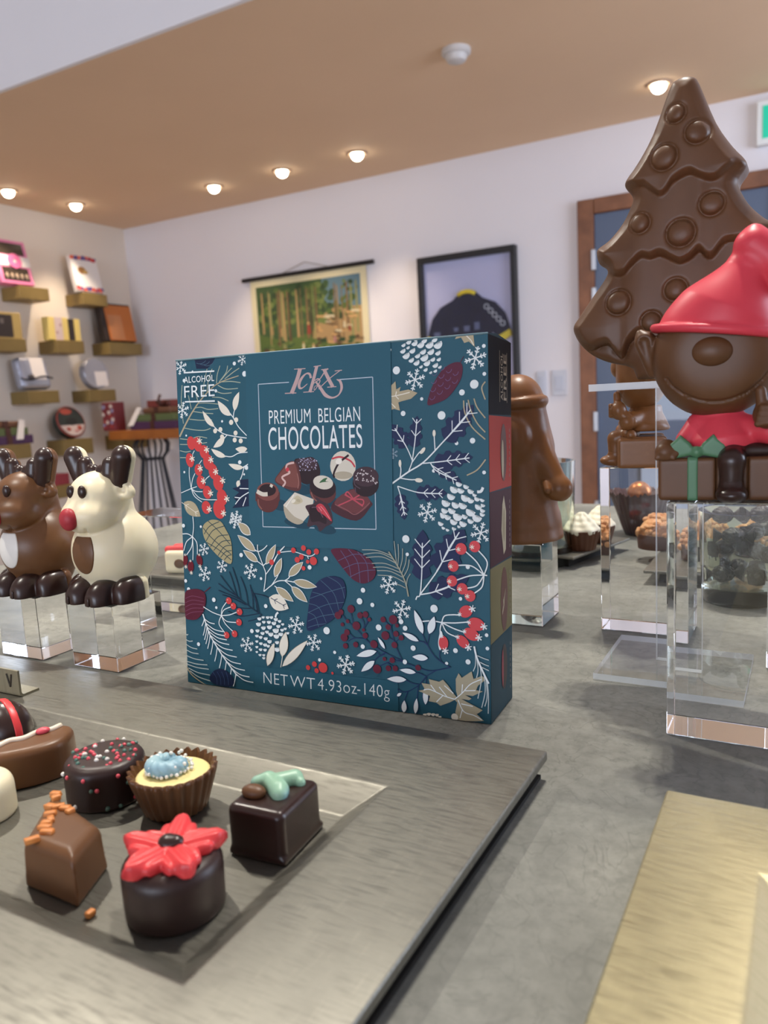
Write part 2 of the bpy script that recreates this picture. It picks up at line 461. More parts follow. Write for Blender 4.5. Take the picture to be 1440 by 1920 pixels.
downlight(-2.263, 3.974, 'rightmost of the three ceiling spotlights in a row along the back wall', (-2.26, 4.35, -.6), 26)
downlight(-.658, 3.985, 'glowing ceiling spotlight beside the tip of the chocolate tree', (-.66, 4.35, -.6), 26)

SM = mat('detector_plastic', '#cfcccb', 0.45)
t = thing('smoke_detector', 'round white smoke detector on the tan ceiling', 'smoke detector', (-1.2818, 3.0935, ZC))
MB().lathe([(.058, 0), (.058, -.016), (.05, -.022), (.001, -.022)], 40).build('mounting_base', SM, t, auto=.5)
MB().lathe([(.044, -.022), (.044, -.030), (.036, -.044), (.020, -.050), (.0005, -.050)], 40).build('sensor_cover', SM, t, auto=.6)
MB().lathe([(.036, -.0222), (.0365, -.034), (.0365, -.034)], 12).build('sensor_grille', mat('detector_slot', '#77757a', .5), t)

t = thing('exit_sign', 'green and white running-man exit sign above the door', 'exit sign', (-.275, YB, 1.252))
MB().box(0, .42, -.05, 0, 0, .203).build('sign_housing', mat('sign_white', '#e6e8e8', .5), t, bevel=.006)
GRN = mat('sign_green', '#12a183', .4, emit='#12b391', emit_s=.55)
MINT = mat('sign_mint', '#c9f5ee', .4, emit='#c4f4ec', emit_s=.8)
MB().box(.028, .392, -.054, -.05, .028, .175).build('sign_panel', GRN, t)
m = MB(); m.box(.06, .20, -.0555, -.054, .03, .173)
m.build('sign_doorway', MINT, t)
m = MB()                                                            # the running figure and its arrow
m.ball((.155, -.057, .150), (.012, .002, .012))
for a, b in (((.15, .135), (.12, .095)), ((.12, .095), (.145, .07)), ((.145, .07), (.125, .04)), ((.12, .095), (.09, .08)), ((.09, .08), (.075, .055)), ((.145, .13), (.115, .125)), ((.115, .125), (.10, .105)), ((.145, .128), (.172, .112))):
    m.tube([(a[0], -.0565, a[1]), (b[0], -.0565, b[1])], .006, 6)
m.build('running_figure', GRN, t)
m = MB().box(.29, .37, -.0555, -.054, .09, .112); m.add([(.29, -.0555, .14), (.29, -.0555, .062), (.235, -.0555, .101)], [(0, 1, 2)])
m.build('sign_arrow', MINT, t)

SWM = mat('switch_plate', '#c9ccd6', .4)
for x0, x1, lab in ((-1.408, -1.352, 'left one of two white switch plates beside the door'), (-1.320, -1.235, 'wider right one of two white switch plates beside the door')):
    t = thing('switch_plate', lab, 'light switch', ((x0 + x1) / 2, YB, .175), 0, 'wall switches by the door')
    hw = (x1 - x0) / 2
    MB().box(-hw, hw, -.012, 0, -.072, .072).build('cover_plate', SWM, t, bevel=.004)
    MB().box(-hw * .55, hw * .55, -.016, -.012, -.04, .04).build('rocker', mat('switch_rocker', '#bfc4d2', .35), t, bevel=.002)

# ------------------------------------------------------------------ forest wall chart
CREAM = mat('chart_paper', '#d9cfa9', .8); BLK = mat('black_wood', '#17171b', .45)
t = thing('wall_chart', 'forest scene wall chart hanging from a black rod on the back wall', 'wall chart', (-2.96, YB - .012, .98))
MB().box(-.46, .46, -.004, 0, -.80, 0).build('chart_sheet', CREAM, t)
MB().tube([(-.52, -.008, .012), (.52, -.008, .012)], .014, 12).build('hanging_rod', BLK, t, auto=.8)
MB().tube([(-.50, -.008, -.80), (.50, -.008, -.80)], .014, 12).build('bottom_rod', BLK, t, auto=.8)
MB().tube([(-.19, -.006, .022), (.0, -.004, .075), (.19, -.006, .022)], .0025, 6).build('hanging_cord', mat('cord_grey', '#9a948e', .8), t)
rnd = random.Random(5)
cols = ['#2f4426', '#3d5530', '#52662f', '#6b7a3f', '#8a8a55', '#56432c', '#7a6040', '#a98a5c', '#c49a63', '#8f3b2c', '#39566b', '#cdbf9a', '#b07a7a', '#c9822f', '#5d7a86']
pm = [mat('chart_print_%s' % c[1:], c, .75) for c in cols]
m = MB(); yl = [-.0045]
def flat(pts, k):
    yl[0] -= .000004
    m.add([(a, yl[0], b) for a, b in pts], [tuple(range(len(pts)))], k)
W2 = .415
flat([(-W2, -.77), (W2, -.77), (W2, -.045), (-W2, -.045)], 1)
flat([(-W2, -.77), (W2, -.77), (W2, -.42), (.1, -.36), (-.2, -.42), (-W2, -.36)], 2)
flat([(.12, -.045), (W2, -.045), (W2, -.25), (.25, -.22), (.14, -.2)], 14)
flat([(.05, -.3), (.2, -.24), (W2, -.24), (W2, -.5), (.2, -.46), (.03, -.42)], 7)
for i in range(260):                                                # foliage dabs
    x = rnd.uniform(-W2 + .03, W2 - .03); z = rnd.uniform(-.32, -.075); r = rnd.uniform(.012, .03)
    if x > .15 and rnd.random() < .5: continue
    flat([(x + r * math.cos(a) * rnd.uniform(.7, 1.2), z + r * .9 * math.sin(a)) for a in [q * 1.047 for q in range(6)]], rnd.choice((0, 0, 1, 2, 2, 3)))
for i in range(24):                                                 # trunks
    x = rnd.uniform(-W2 + .02, W2 - .03) if i < 18 else rnd.uniform(-.38, .05); wd = rnd.uniform(.004, .011); zb = rnd.uniform(-.48, -.36)
    flat([(x - wd, zb), (x + wd, zb), (x + wd * .6, rnd.uniform(-.12, -.06)), (x - wd * .6, -.09)], rnd.choice((5, 6, 6, 7, 4)))
for i in range(26):                                                 # felled logs and clearing
    x = rnd.uniform(.05, .36); z = rnd.uniform(-.46, -.27); l = rnd.uniform(.03, .08)
    flat([(x, z), (x + l * .9, z - .008), (x + l * .9, z + .008), (x, z + .014)], rnd.choice((7, 8, 8, 6, 5, 11)))
for i in range(230):                                                # undergrowth
    x = rnd.uniform(-W2 + .02, W2 - .02); z = rnd.uniform(-.76, -.42); r = rnd.uniform(.008, .024)
    flat([(x + r * 1.3 * math.cos(a), z + r * .7 * math.sin(a)) for a in [q * 1.047 for q in range(6)]], rnd.choice((1, 2, 3, 3, 4, 0, 5)))
for x, z, k, s in ((.0, -.33, 9, 1.2), (.03, -.47, 11, 1), (.1, -.5, 12, 1), (-.13, -.5, 5, 1), (-.3, -.5, 13, 1.3), (-.24, -.52, 10, 1.2), (-.05, -.45, 11, .8), (.2, -.42, 12, .8), (.32, -.36, 9, .7), (.28, -.33, 11, .8), (-.35, -.55, 13, 1.4), (-.17, -.56, 11, 1), (-.3, -.33, 7, .8), (-.22, -.35, 7, .8)):
    flat([(x - .012 * s, z - .05 * s), (x + .014 * s, z - .05 * s), (x + .010 * s, z), (x - .008 * s, z)], k)
    flat([(x + .008 * s * math.cos(a * .785), z + .009 * s + .008 * s * math.sin(a * .785)) for a in range(8)], 8)
m.build('printed_forest_scene', pm, t)

# ------------------------------------------------------------------ framed jersey
t = thing('framed_jersey', 'dark navy cycling jersey in a black frame on the wall', 'framed jersey', (-1.817, YB, .965))
fw_, fh_ = .31, .92
MB().box(-fw_, fw_, -.05, 0, -.035, 0).box(-fw_, fw_, -.05, 0, -fh_, -fh_ + .035).box(-fw_, -fw_ + .03, -.05, 0, -fh_ + .035, -.035).box(fw_ - .03, fw_, -.05, 0, -fh_ + .035, -.035).build('frame', BLK, t, bevel=.003)
MB().box(-fw_ + .03, fw_ - .03, -.012, -.004, -fh_ + .035, -.035).build('backing_board', mat('lavender_board', '#c3c2e2', .7), t)
NAVY = mat('jersey_navy', '#161b3a', .85, noise=(40, '#11152d', .35, .7)); YEL = mat('jersey_yellow', '#d6c13a', .7)
jer = [(-.05, -.262), (.05, -.262), (.09, -.30), (.17, -.335), (.225, -.40), (.258, -.505), (.178, -.55), (.145, -.50), (.15, -.86), (-.15, -.86), (-.145, -.50), (-.178, -.55), (-.258, -.505), (-.225, -.40), (-.17, -.335), (-.09, -.30)]
jer = [(a * 1.04, b + .032) for a, b in jer]
def jfn(p):
    d = poly_sd(p[0][:, :1, :], p[2][:, :1, :], [(a * 1000, b * 1000) for a, b in jer])
    return smax(d + 0 * p[1], abs(p[1] + 22) - 10, 10)
sdf_mesh('jersey', jfn, (-276, -36, -836), (276, -8, -222), 5, NAVY, t)
MB().tube([(-.055, -.03, -.243), (-.03, -.034, -.230), (0, -.036, -.226), (.03, -.034, -.230), (.055, -.03, -.243)], .013, 8).build('yellow_collar', YEL, t, True)
for s in (-1, 1):
    MB().add([(s * .172, -.034, -.508), (s * .264, -.034, -.464), (s * .271, -.034, -.501), (s * .183, -.034, -.548), (s * .172, -.012, -.508), (s * .264, -.012, -.464), (s * .271, -.012, -.501), (s * .183, -.012, -.548)],
             [(0, 1, 2, 3), (7, 6, 5, 4), (0, 4, 5, 1), (1, 5, 6, 2), (2, 6, 7, 3), (3, 7, 4, 0)]).build('yellow_cuff', YEL, t)
m = MB()
for x, z, a, b in ((-.075, -.44, .014, .012), (-.005, -.44, .018, .016), (.06, -.43, .016, .022), (.065, -.50, .016, .02), (-.08, -.50, .014, .01), (-.20, -.46, .02, .012)):
    m.box(x - a, x + a, -.0335, -.0325, z - b, z + b)
for k in range(9): m.box(-.10 + k * .024, -.082 + k * .024, -.0335, -.0325, -.60, -.57)
m.build('chest_prints', mat('jersey_print', '#5b6486', .7), t)
m = MB()
for k in range(5):
    m.lathe([(.012, 0), (.016, 0), (.016, .002), (.012, .002), (.012, 0)], 20)
    for q in range(len(m.v) - 100, len(m.v)):
        v = m.v[q]; m.v[q] = (v[0] + .125 + k * .024, -.035 - v[2], v[1] - .325 - k * .026)
m.build('lamp_glints', mat('glint_white', '#cfd2dd', .6), t)  # lamp reflections in the glazing, drawn as white rings on the sleeve
MB().box(-fw_ + .03, fw_ - .03, -.042, -.040, -fh_ + .035, -.035).build('glazing', ACRYT, t)

# ------------------------------------------------------------------ small shelves on the left wall
OLIVE = mat('shelf_olive', '#87713f', .55, noise=(9, '#7d6838', .3, .7))
XS = -4.40
def yz(px, py, x=-4.43):
    v = PX(px, py, x); return v.y, v.z
def shelf(y0, y1, z0, z1, label, group='olive block shelves on the left wall'):
    o = MB().box(0, XS - XL, 0, y1 - y0, z0 - z1, 0).build('block_shelf', OLIVE, bevel=.004)
    o.location = (XL, y0, z1)
    return tag(o, label, 'shelf', group)
shelf(3.339, 3.560, .886, .967, 'olive block shelf under the pink window box')
shelf(3.833, 4.045, .887, .967, 'olive block shelf under the white box with red borders')
shelf(3.05, 3.345, .555, .637, 'olive block shelf under the dark gold-edged box, at the left frame edge')
shelf(3.573, 3.798, .555, .640, 'olive block shelf carrying the two yellow boxes')
shelf(4.02, 4.33, .555, .640, 'olive block shelf under the orange box')
shelf(3.315, 3.549, .228, .310, 'olive block shelf under the silver parcel')
shelf(3.798, 4.033, .224, .308, 'olive block shelf under the round silver tin')
shelf(3.02, 3.290, -.115, -.022, 'olive block shelf under the ribboned parcel stack, at the left frame edge')
shelf(3.545, 3.784, -.128, -.022, 'olive block shelf under the round festive tin')
shelf(4.05, 4.30, -.128, -.022, 'olive block shelf behind the wooden table end')
shelf(3.44, 3.58, -.405, -.32, 'olive block shelf under the flat red box, low between the reindeer')

def leaner(name, label, cat, y0, zb, lean, x=-4.42, group=None, depth=.05):
    t = thing(name, label, cat, (x, y0, zb + depth * math.sin(math.radians(lean)) + .0004), 0, group); t.rotation_euler = (0, -math.radians(lean), 0); return t
PINK = mat('pink_card', '#d77aa6', .5); DKB = mat('dark_window', '#3d352f', .2); PALE = mat('pale_card', '#ddd8d6', .5)
t = leaner('gift_box', 'pink gift box with two windows and a white band on a shelf', 'gift box', 3.24, .9675, 13, group='boxes on the wall shelves')
MB().box(-.05, 0, 0, .235, 0, .285).build('carton', PINK, t, bevel=.004)
MB().box(-.001, .002, .025, .21, .022, .105).build('lower_window', DKB, t)
MB().box(-.001, .002, .025, .21, .19, .265).build('upper_window', DKB, t)
MB().box(-.001, .004, -.003, .238, .115, .18).build('white_band', PALE, t)
m = MB().lathe([(.012, 0), (.048, 0), (.048, .006), (.012, .006)], 24)
m.v = [(v[2] + .004, v[0] + .125, v[1] + .147) for v in m.v]; m.build('pink_ring_motif', mat('ring_pink', '#c2608f', .5), t)
m = MB()
rnd = random.Random(2)
for k in range(5): m.ball((.001, .05 + .035 * k, .05), (.006, .012, .02), 8, 6)
m.build('sweets_in_window', mat('sweet_beige', '#a08a78', .5), t, True)

t = leaner('gift_box', 'white gift box with red and blue flowered borders on a shelf', 'gift box', 3.815, .9675, 12, group='boxes on the wall shelves')
MB().box(-.04, 0, 0, .225, 0, .255).build('carton', PALE, t, bevel=.004)
for zc in (.018, .238):
    m = MB()
    for k in range(15):
        y = .012 + .2 * k / 14; r = rnd.uniform(.010, .018)
        m.ball((0.001, y, zc + rnd.uniform(-.008, .008)), (.002, r, r * .9), 8, 5, rnd.choice((0, 0, 1, 2)))
    m.build('flower_border', [mat('border_red', '#b8332f', .5), mat('border_blue', '#5a4a86', .5), mat('border_coral', '#d9654a', .5)], t)
m = MB(); m.ball((.001, .075, .150), (.002, .035, .026), 12, 6, 0).ball((.002, .10, .140), (.002, .022, .015), 10, 6, 1)
m.build('printed_sweets', [mat('sweet_brown', '#8a6235', .5), mat('sweet_tan', '#b59354', .5)], t)

YELC = mat('yellow_card', '#e8cf7a', .5); DKC = mat('dark_card', '#332a28', .5)
t = leaner('gift_box', 'yellow gift box with a pale pink label in the middle of a shelf', 'gift box', 3.545, .6405, 0, group='boxes on the wall shelves')
MB().box(-.07, 0, 0, .155, 0, .150).build('carton', YELC, t, bevel=.004)
MB().box(-.001, .002, .045, .105, 0.001, .149).build('pink_label', mat('blush_card', '#d9c3bd', .5), t)
MB().ball((.002, .06, .05), (.002, .009, .010), 8, 6).ball((.002, .09, .10), (.002, .007, .012), 8, 6).build('label_motif', mat('motif_pink', '#b98f8d', .5), t)
t = leaner('gift_box', 'narrow dark gift box with one yellow stripe, beside the yellow box', 'gift box', 3.71, .6405, 0, group='boxes on the wall shelves')
MB().box(-.07, -.005, 0, .085, 0, .145).build('carton', DKC, t, bevel=.004)
MB().box(-.006, -.002, .040, .086, 0.001, .146).build('yellow_stripe', YELC, t)
t = leaner('gift_box', 'dark gift box with gold edges at the left frame edge', 'gift box', 3.14, .6375, 0, group='boxes on the wall shelves')
MB().box(-.07, 0, 0, .20, 0, .160).build('carton', mat('gold_card', '#b39a5e', .4), t, bevel=.004)
MB().box(-.001, .002, .03, .135, .008, .145).build('dark_front', DKC, t)
MB().box(.002, .0025, .05, .075, .09, .12).build('printed_mark', mat('mark_grey', '#6b625e', .5), t)

ORG = mat('orange_card', '#b96a2c', .45)
t = leaner('gift_box', 'orange gift box with dark edges on the shelf by the corner', 'gift box', 4.02, .6405, 10, group='boxes on the wall shelves', depth=.062)
MB().box(-.06, 0, 0, .285, 0, .275).build('carton', mat('espresso_card', '#2e211b', .5), t, bevel=.004)
MB().box(-.001, .003, .035, .282, 0.004, .262).build('orange_front', ORG, t)
MB().box(.003, .0045, .05, .175, 0.012, .19).build('copper_label', mat('copper_card', '#bd7d4f', .4), t)

SILV = mat('silver_foil', '#aeb3c4', .3, metal=.6, bump=(30, .3, .01)); TAGW = mat('gift_tag', '#e3dcd8', .6)
t = leaner('wrapped_parcel', 'silver wrapped square parcel with white tag and dark ribbon', 'parcel', 3.30, .3105, 12, depth=.082)
sdf_mesh('parcel_body', lambda p: rbox(p, (-40, 115, 105), (40, 112, 104), 30), (-80, 0, 0), (5, 232, 212), 6, SILV, t)
MB().box(.001, .004, .09, .19, .055, .20).build('gift_tag', TAGW, t)
MB().tube([(.004, -.005 + .03 * k, .065 - .012 * math.sin(k * .8)) for k in range(9)], .006, 8).ball((.008, .075, .07), (.01, .022, .02)).build('ribbon', mat('dark_ribbon', '#3a3438', .5), t, True)

TIN = mat('tin_silver', '#a9aab3', .35, metal=.5)
def round_tin(label, yc, zb, r, depth, lean, mats):
    t = leaner('round_tin', label, 'tin', yc, zb, lean, depth=depth)
    m = MB().lathe([(.0003, 0), (r, 0), (r, depth), (r * .96, depth + .006), (.0003, depth + .006)], 48)
    m.v = [(v[2] - depth, v[0], v[1] + r) for v in m.v]
    m.build('tin_body', mats, t, auto=.6)
    return t
t = round_tin('round silver tin standing on a shelf, with a pale square label', 3.905, .3085, .108, .045, 8, TIN)
MB().box(.006, .008, -.02, .085, .018, .12).build('pale_label', TAGW, t, bevel=.01)
t = round_tin('round festive tin in dark green, red and white on a shelf', 3.66, -.0215, .108, .05, 18, mat('tin_dark', '#2b322d', .35))
m = MB()
m.add([(.0065, .1 * math.cos(a), .108 + .1 * math.sin(a)) for a in [math.pi + .25 + q * .24 for q in range(12)]], [tuple(range(12))], 0)
m.ball((.0065, -.02, .18), (.002, .05, .022), 10, 6, 1).ball((.0075, .0, .11), (.002, .05, .03), 10, 6, 2).ball((.008, -.04, .055), (.002, .018, .014), 8, 6, 1).ball((.008, .05, .06), (.002, .02, .018), 8, 6, 1).ball((.008, .02, .04), (.002, .02, .012), 8, 6, 3)
m.build('festive_print', [mat('tin_pale', '#c9b5ad', .5), mat('tin_red', '#a4483a', .5), mat('tin_black', '#20211f', .5), mat('tin_rose', '#c08a84', .5)], t)
MB().tube([(.0, .107 * math.cos(a), .108 + .107 * math.sin(a)) for a in [q * .2095 for q in range(31)]], .006, 8).build('red_rim', mat('tin_rim', '#8f3a31', .4), t, True)

PURP = mat('purple_card', '#4a2b4f', .5); GRNC = mat('sage_card', '#5d6a40', .55); BRC = mat('brown_card', '#6b4630', .55)
RIB = mat('brown_ribbon', '#4e2a20', .45)
def parcel_stack(label, loc, w, d, rot, tag_at, bow):
    t = thing('parcel_stack', label, 'parcel stack', loc, rot)
    MB().box(-w, w, -d, d, 0, .055).build('purple_carton', PURP, t, bevel=.004)
    MB().box(-w * .86, w * .86, -d * .86, d * .86, .056, .104).build('green_carton', GRNC, t, bevel=.004)
    MB().box(-w * .62, w * .62, -d * .62, d * .62, .105, .146).build('brown_carton', BRC, t, bevel=.012)
    m = MB().box(-.018, .018, -d - .004, -d, 0, .057).box(-.018, .018, -d * .86 - .004, -d * .86, .057, .106).box(-.018, .018, -d * .62 - .004, d * .62, .106, .150)
    m.build('ribbon', RIB, t)
    if bow:
        m = MB()
        for s in (-1, 1):
            m.tube([(0, 0, .152), (s * .03, -.01, .185), (s * .055, 0, .19), (s * .05, .01, .165), (0, 0, .154)], .009, 8)
        m.tube([(0, 0, .15), (-.03, -.01, .20), (-.02, 0, .235)], .010, 8)
        m.build('ribbon_bow', RIB, t, True)
    MB().add([(tag_at - .02, -d - .012, .03), (tag_at + .03, -d - .012, .03), (tag_at + .075, -d * .6 - .012, .15), (tag_at + .035, -d * .6 - .012, .155), (tag_at - .02, -d - .009, .03), (tag_at + .03, -d - .009, .03), (tag_at + .075, -d * .6 - .009, .15), (tag_at + .035, -d * .6 - .009, .155)], [(0, 1, 2, 3), (7, 6, 5, 4), (0, 4, 5, 1), (1, 5, 6, 2), (2, 6, 7, 3), (3, 7, 4, 0)]).build('gift_tag', TAGW, t)
    return t
parcel_stack('ribboned stack of brown, green and purple parcels at the left frame edge', (-4.48, 3.15, -.0215), .17, .07, math.radians(90), .06, False)
o = MB().box(0, .14, 0, .115, 0, .075).build('flat_box', mat('red_card', '#8e2f37', .5), bevel=.003)
o.location = (-4.56, 3.455, -.3195); tag(o, 'flat red box on the low shelf between the two reindeer', 'gift box')

# ------------------------------------------------------------------ wooden side table in the corner
TY = 3.86
tl = PY(203, 809, TY); ztop = tl.z
TW = 1.0
t = thing('side_table', 'orange-brown wooden table on a bundled iron pedestal in the corner', 'table', (tl.x, TY, ZF))
HT = ztop - ZF
MB().box(0, TW, 0, .5, HT - .062, HT).build('tabletop', mat('table_wood', '#a8642a', .4, noise=(10, '#935522', .3, .7)), t, bevel=.004)
IRON = mat('wrought_iron', '#33343a', .5, metal=.3)
pc = PY(287, 860, TY + .25); lx = pc.x - tl.x; zr = pc.z - ZF
for k in range(8):
    a = k * math.pi / 4 + .2
    prof = [(.095, HT - .062), (.125, HT - .11), (.115, zr + .05), (.075, zr), (.092, zr - .12), (.125, zr - .35), (.15, zr - .58), (.17, .012)]
    MB().tube([(lx + r * math.cos(a), .25 + r * math.sin(a), z) for r, z in prof], .0085, 8).build('iron_leg', IRON, t, True)
MB().tube([(lx + .08 * math.cos(a * .2618), .25 + .08 * math.sin(a * .2618), zr) for a in range(25)], .008, 8).build('iron_ring', IRON, t, True)
pk = PY(300, 800, TY + .12)
parcel_stack('ribboned stack of purple, green and brown parcels with bow on the wooden table', (pk.x, TY + .17, ztop + .001), .21, .12, 0, -.20, True)
p1_ = PY(212, 800, TY + .1)
t = thing('gift_box', 'red and white patterned box on the left end of the wooden table', 'gift box', (p1_.x, TY + .08, ztop + .001), 0)
MB().box(-.03, .09, -.04, .06, 0, .20).build('carton', mat('wine_card', '#7a3236', .5), t, bevel=.004)
m = MB()
for k in range(14): m.ball((rnd.uniform(-.02, .08), -.041, rnd.uniform(.02, .18)), (.016, .002, .014), 8, 5, k % 3)
m.build('printed_pattern', [mat('print_cream', '#cfc0b8', .5), mat('print_lilac', '#8f86a5', .5), mat('print_red', '#9a3a38', .5)], t)
t = thing('gift_box', 'dark green box with a red lid behind the parcels on the wooden table', 'gift box', (p1_.x + .22, TY + .385, ztop + .001), 0)
MB().box(-.10, .10, -.05, .07, 0, .15).build('carton', mat('forest_card', '#37402f', .5), t, bevel=.004)
MB().box(-.105, .105, -.055, .075, .15, .20).build('red_lid', mat('rust_card', '#7d3a34', .5), t, bevel=.004)
# ================================================================== counter, trays, clear blocks
STONE = bpy.data.materials.new('counter_stone'); STONE.use_nodes = True
def _stone(m, base, light, dark, rough):
    nt = m.node_tree; L = nt.links; b = nt.nodes['Principled BSDF']; tc = nt.nodes.new('ShaderNodeTexCoord')
    def noise(s, det=7, rg=.6, dist=0.0):
        n = nt.nodes.new('ShaderNodeTexNoise'); n.inputs['Scale'].default_value = s; n.inputs['Detail'].default_value = det
        n.inputs['Roughness'].default_value = rg; n.inputs['Distortion'].default_value = dist
        L.new(tc.outputs['Object'], n.inputs['Vector']); return n
    def ramp(src, stops):
        r = nt.nodes.new('ShaderNodeValToRGB'); e = r.color_ramp.elements
        e[0].position, e[0].color = stops[0]; e[1].position, e[1].color = stops[-1]
        for p, c in stops[1:-1]:
            k = e.new(p); k.color = c
        L.new(src, r.inputs[0]); return r.outputs[0]
    def mixc(f, a, c):
        x = nt.nodes.new('ShaderNodeMix'); x.data_type = 'RGBA'; L.new(f, x.inputs[0])
        for k, v in ((6, a), (7, c)):
            if isinstance(v, tuple): x.inputs[k].default_value = v
            else: L.new(v, x.inputs[k])
        return x.outputs[2]
    c = ramp(noise(9, 8, .62, .4).outputs[0], [(.3, lin(dark)), (.5, lin(base)), (.72, lin(light))])
    fine = ramp(noise(160, 6, .7).outputs[0], [(.42, (0, 0, 0, 1)), (.75, (.75, .75, .75, 1))])
    c = mixc(fine, c, lin(dark))
    crk = noise(28, 3, .5, 2.2)
    line = ramp(crk.outputs[0], [(.488, (0, 0, 0, 1)), (.5, (.6, .6, .6, 1)), (.512, (0, 0, 0, 1))])
    c = mixc(line, c, lin(dark))
    L.new(c, b.inputs['Base Color']); b.inputs['Roughness'].default_value = rough; b.inputs['Specular IOR Level'].default_value = .4
    bp = nt.nodes.new('ShaderNodeBump'); bp.inputs['Strength'].default_value = .15; bp.inputs['Distance'].default_value = .0006
    L.new(noise(220).outputs[0], bp.inputs['Height']); L.new(bp.outputs[0], b.inputs['Normal'])
_stone(STONE, '#82827b', '#9c9b92', '#63645e', .55)
t = thing('display_counter', 'long grey stone-topped display counter carrying all the chocolates', 'counter', (0, 0, 0))
MB().box(-.732, .75, -.16, .99, -.03, 0).build('stone_top', STONE, t, bevel=.002).cycles.is_caustics_receiver = True
MB().box(-.70, .72, -.12, .95, ZF, -.03).build('counter_body', mat('counter_panel', '#4c4740', .6), t)

PEWTER = metal_mat('pewter_tray', '#7b7971', '#8d8a80', '#5d5b55', 1.0, 1.0, .43, .85)
WARMREF = metal_mat('tray_warm_reflection', '#b0a684', '#c2b894', '#898062', 1.0, 1.0, .42, .85)  # warm reflection of the tan ceiling is mixed into this base colour
UNDER = mat('tray_underside', '#15120f', .7)
def tray(name, label, x0, x1, y0, y1, rec, zt, m, fold=.004, sl=.012, dp=.008, loc=None, rot=0.0):
    """flat metal tray: folded rim, sloping recess, dark base set back underneath"""
    t = thing(name, label, 'tray', loc or (x0, y0, 0), rot)
    w, d = x1 - x0, y1 - y0
    a0, a1, b0, b1 = rec[0] - x0, rec[1] - x0, rec[2] - y0, rec[3] - y0
    O = [(0, 0), (w, 0), (w, d), (0, d)]; R = [(a0, b0), (a1, b0), (a1, b1), (a0, b1)]; Fl = [(a0 + sl, b0 + sl), (a1 - sl, b0 + sl), (a1 - sl, b1 - sl), (a0 + sl, b1 - sl)]
    def grid_ring(A, za, B, zb):
        v = []; f = []
        for k in range(4):
            n = len(v); j = (k + 1) % 4
            v += [(*A[k], za), (*A[j], za), (*B[j], zb), (*B[k], zb)]; f.append((n, n + 1, n + 2, n + 3))
        return v, f
    bm = MB()
    v = [(*p, zt) for p in O] + [(*p, zt) for p in R] + [(*p, zt - dp) for p in Fl]
    v += [(*p, zt - fold) for p in O]
    th = .0012
    v += [(*p, zt - fold) for p in R] + [(*p, zt - dp - th) for p in Fl]
    f = []
    for k in range(4):
        j = (k + 1) % 4
        f += [(k, j, 4 + j, 4 + k), (4 + k, 4 + j, 8 + j, 8 + k), (12 + j, 12 + k, 16 + k, 16 + j), (16 + j, 16 + k, 20 + k, 20 + j), (j, k, 12 + k, 12 + j)]
    f += [(8, 9, 10, 11), (23, 22, 21, 20)]
    bm.add(v, f)
    bm.build('tray_plate', m, t, bevel=.0009, segs=3, auto=.9)
    MB().box(.0022, w - .0022, .0022, d - .0022, 0, zt - dp - th - .0002).build('base_board', UNDER, t)
    return t
ZT = .011
tray('serving_tray', 'grey pewter serving tray with a sunken middle holding the pralines', -.62, -.0874, .02, .2763, (-.56, -.1315, .1225, .2275), ZT, PEWTER)
tray('serving_tray', 'brushed metal tray tinted by a warm ceiling reflection, at the lower right of the counter', -.0414, .30, -.10, .2633, (-.0105, .27, -.07, .225), ZT, WARMREF)

# clear acrylic display blocks
def block(x0, x1, y0, y1, h, label, z=.0004):
    o = MB().box(0, x1 - x0, 0, y1 - y0, 0, h).build('acrylic_block', ACRY, bevel=.0005, segs=2)
    o.location = (x0, y0, z); o.cycles.is_caustics_caster = True
    return tag(o, label, 'display block', 'clear acrylic display blocks')
BW = block(-.3870, -.3495, .3007, .3392, .0392, 'clear acrylic block under the white chocolate reindeer')
BB = block(-.4525, -.4140, .2995, .3380, .0392, 'clear acrylic block under the brown chocolate reindeer')
block(-.455, -.395, .412, .452, .072, 'clear acrylic block standing behind the white reindeer, beside the blue box')
BG = block(-.2050, -.1472, .462, .498, .0528, 'low clear acrylic block under the plain brown chocolate Santa')
BM_ = block(-.1120, -.060, .469, .507, .1005, 'tall clear acrylic block under the unpainted brown elf')
BF = block(-.0521, -.004, .3314, .3660, .1005, 'tall clear acrylic block under the elf with the red hat')
block(-.0185, .03, .442, .48, .073, 'clear acrylic block behind the red-hatted elf, at the right frame edge')

# acrylic tree stand: base plate, upright plate pair, top plate
t = thing('acrylic_stand', 'clear acrylic stand with flat base and top plate carrying the chocolate tree', 'display stand', (-.0965, .3845, .0004))
sheet(0, .0715, 0, .068, 0, .0032, 'base_plate', t, 2)
sheet(.026, .050, .030, .0345, .0034, .1464, 'upright', t, 1)
sheet(0, .078, 0, .060, .1466, .1500, 'top_plate', t, 2)
ZTREE = .1506

# little folded metal name stand
t = thing('name_stand', 'small bent metal name stand with letter V behind the pralines', 'name stand', (-.345, .2345, ZT))
STEEL = metal_mat('worn_steel', '#a29c86', '#b3ac95', '#7d7867', 2, 2, .38, .75)
m = MB()
L_ = -.055; hh = .0137; th = .0011
prof = [(0, hh), (0, .0016), (.0003, .0006), (.0016, 0), (.011, 0), (.011, th), (.0020, th), (.0013, .0018), (th, .0025), (th, hh)]
n = len(prof)
v = [(L_, a, b) for a, b in prof] + [(0, a, b) for a, b in prof]
m.add(v, [(i, i + n, (i + 1) % n + n, (i + 1) % n) for i in range(n)] + [tuple(range(n)), tuple(range(2 * n - 1, n - 1, -1))])
m.build('bent_plate', STEEL, t)
m = MB()
for a, b in (((-.0086, .0115), (-.0066, .0048)), ((-.0066, .0048), (-.0048, .0115))):
    m.tube([(a[0], -.0002, a[1]), (b[0], -.0002, b[1])], .00042, 6)
m.build('letter_v', mat('engraved_dark', '#3b362b', .6), t)
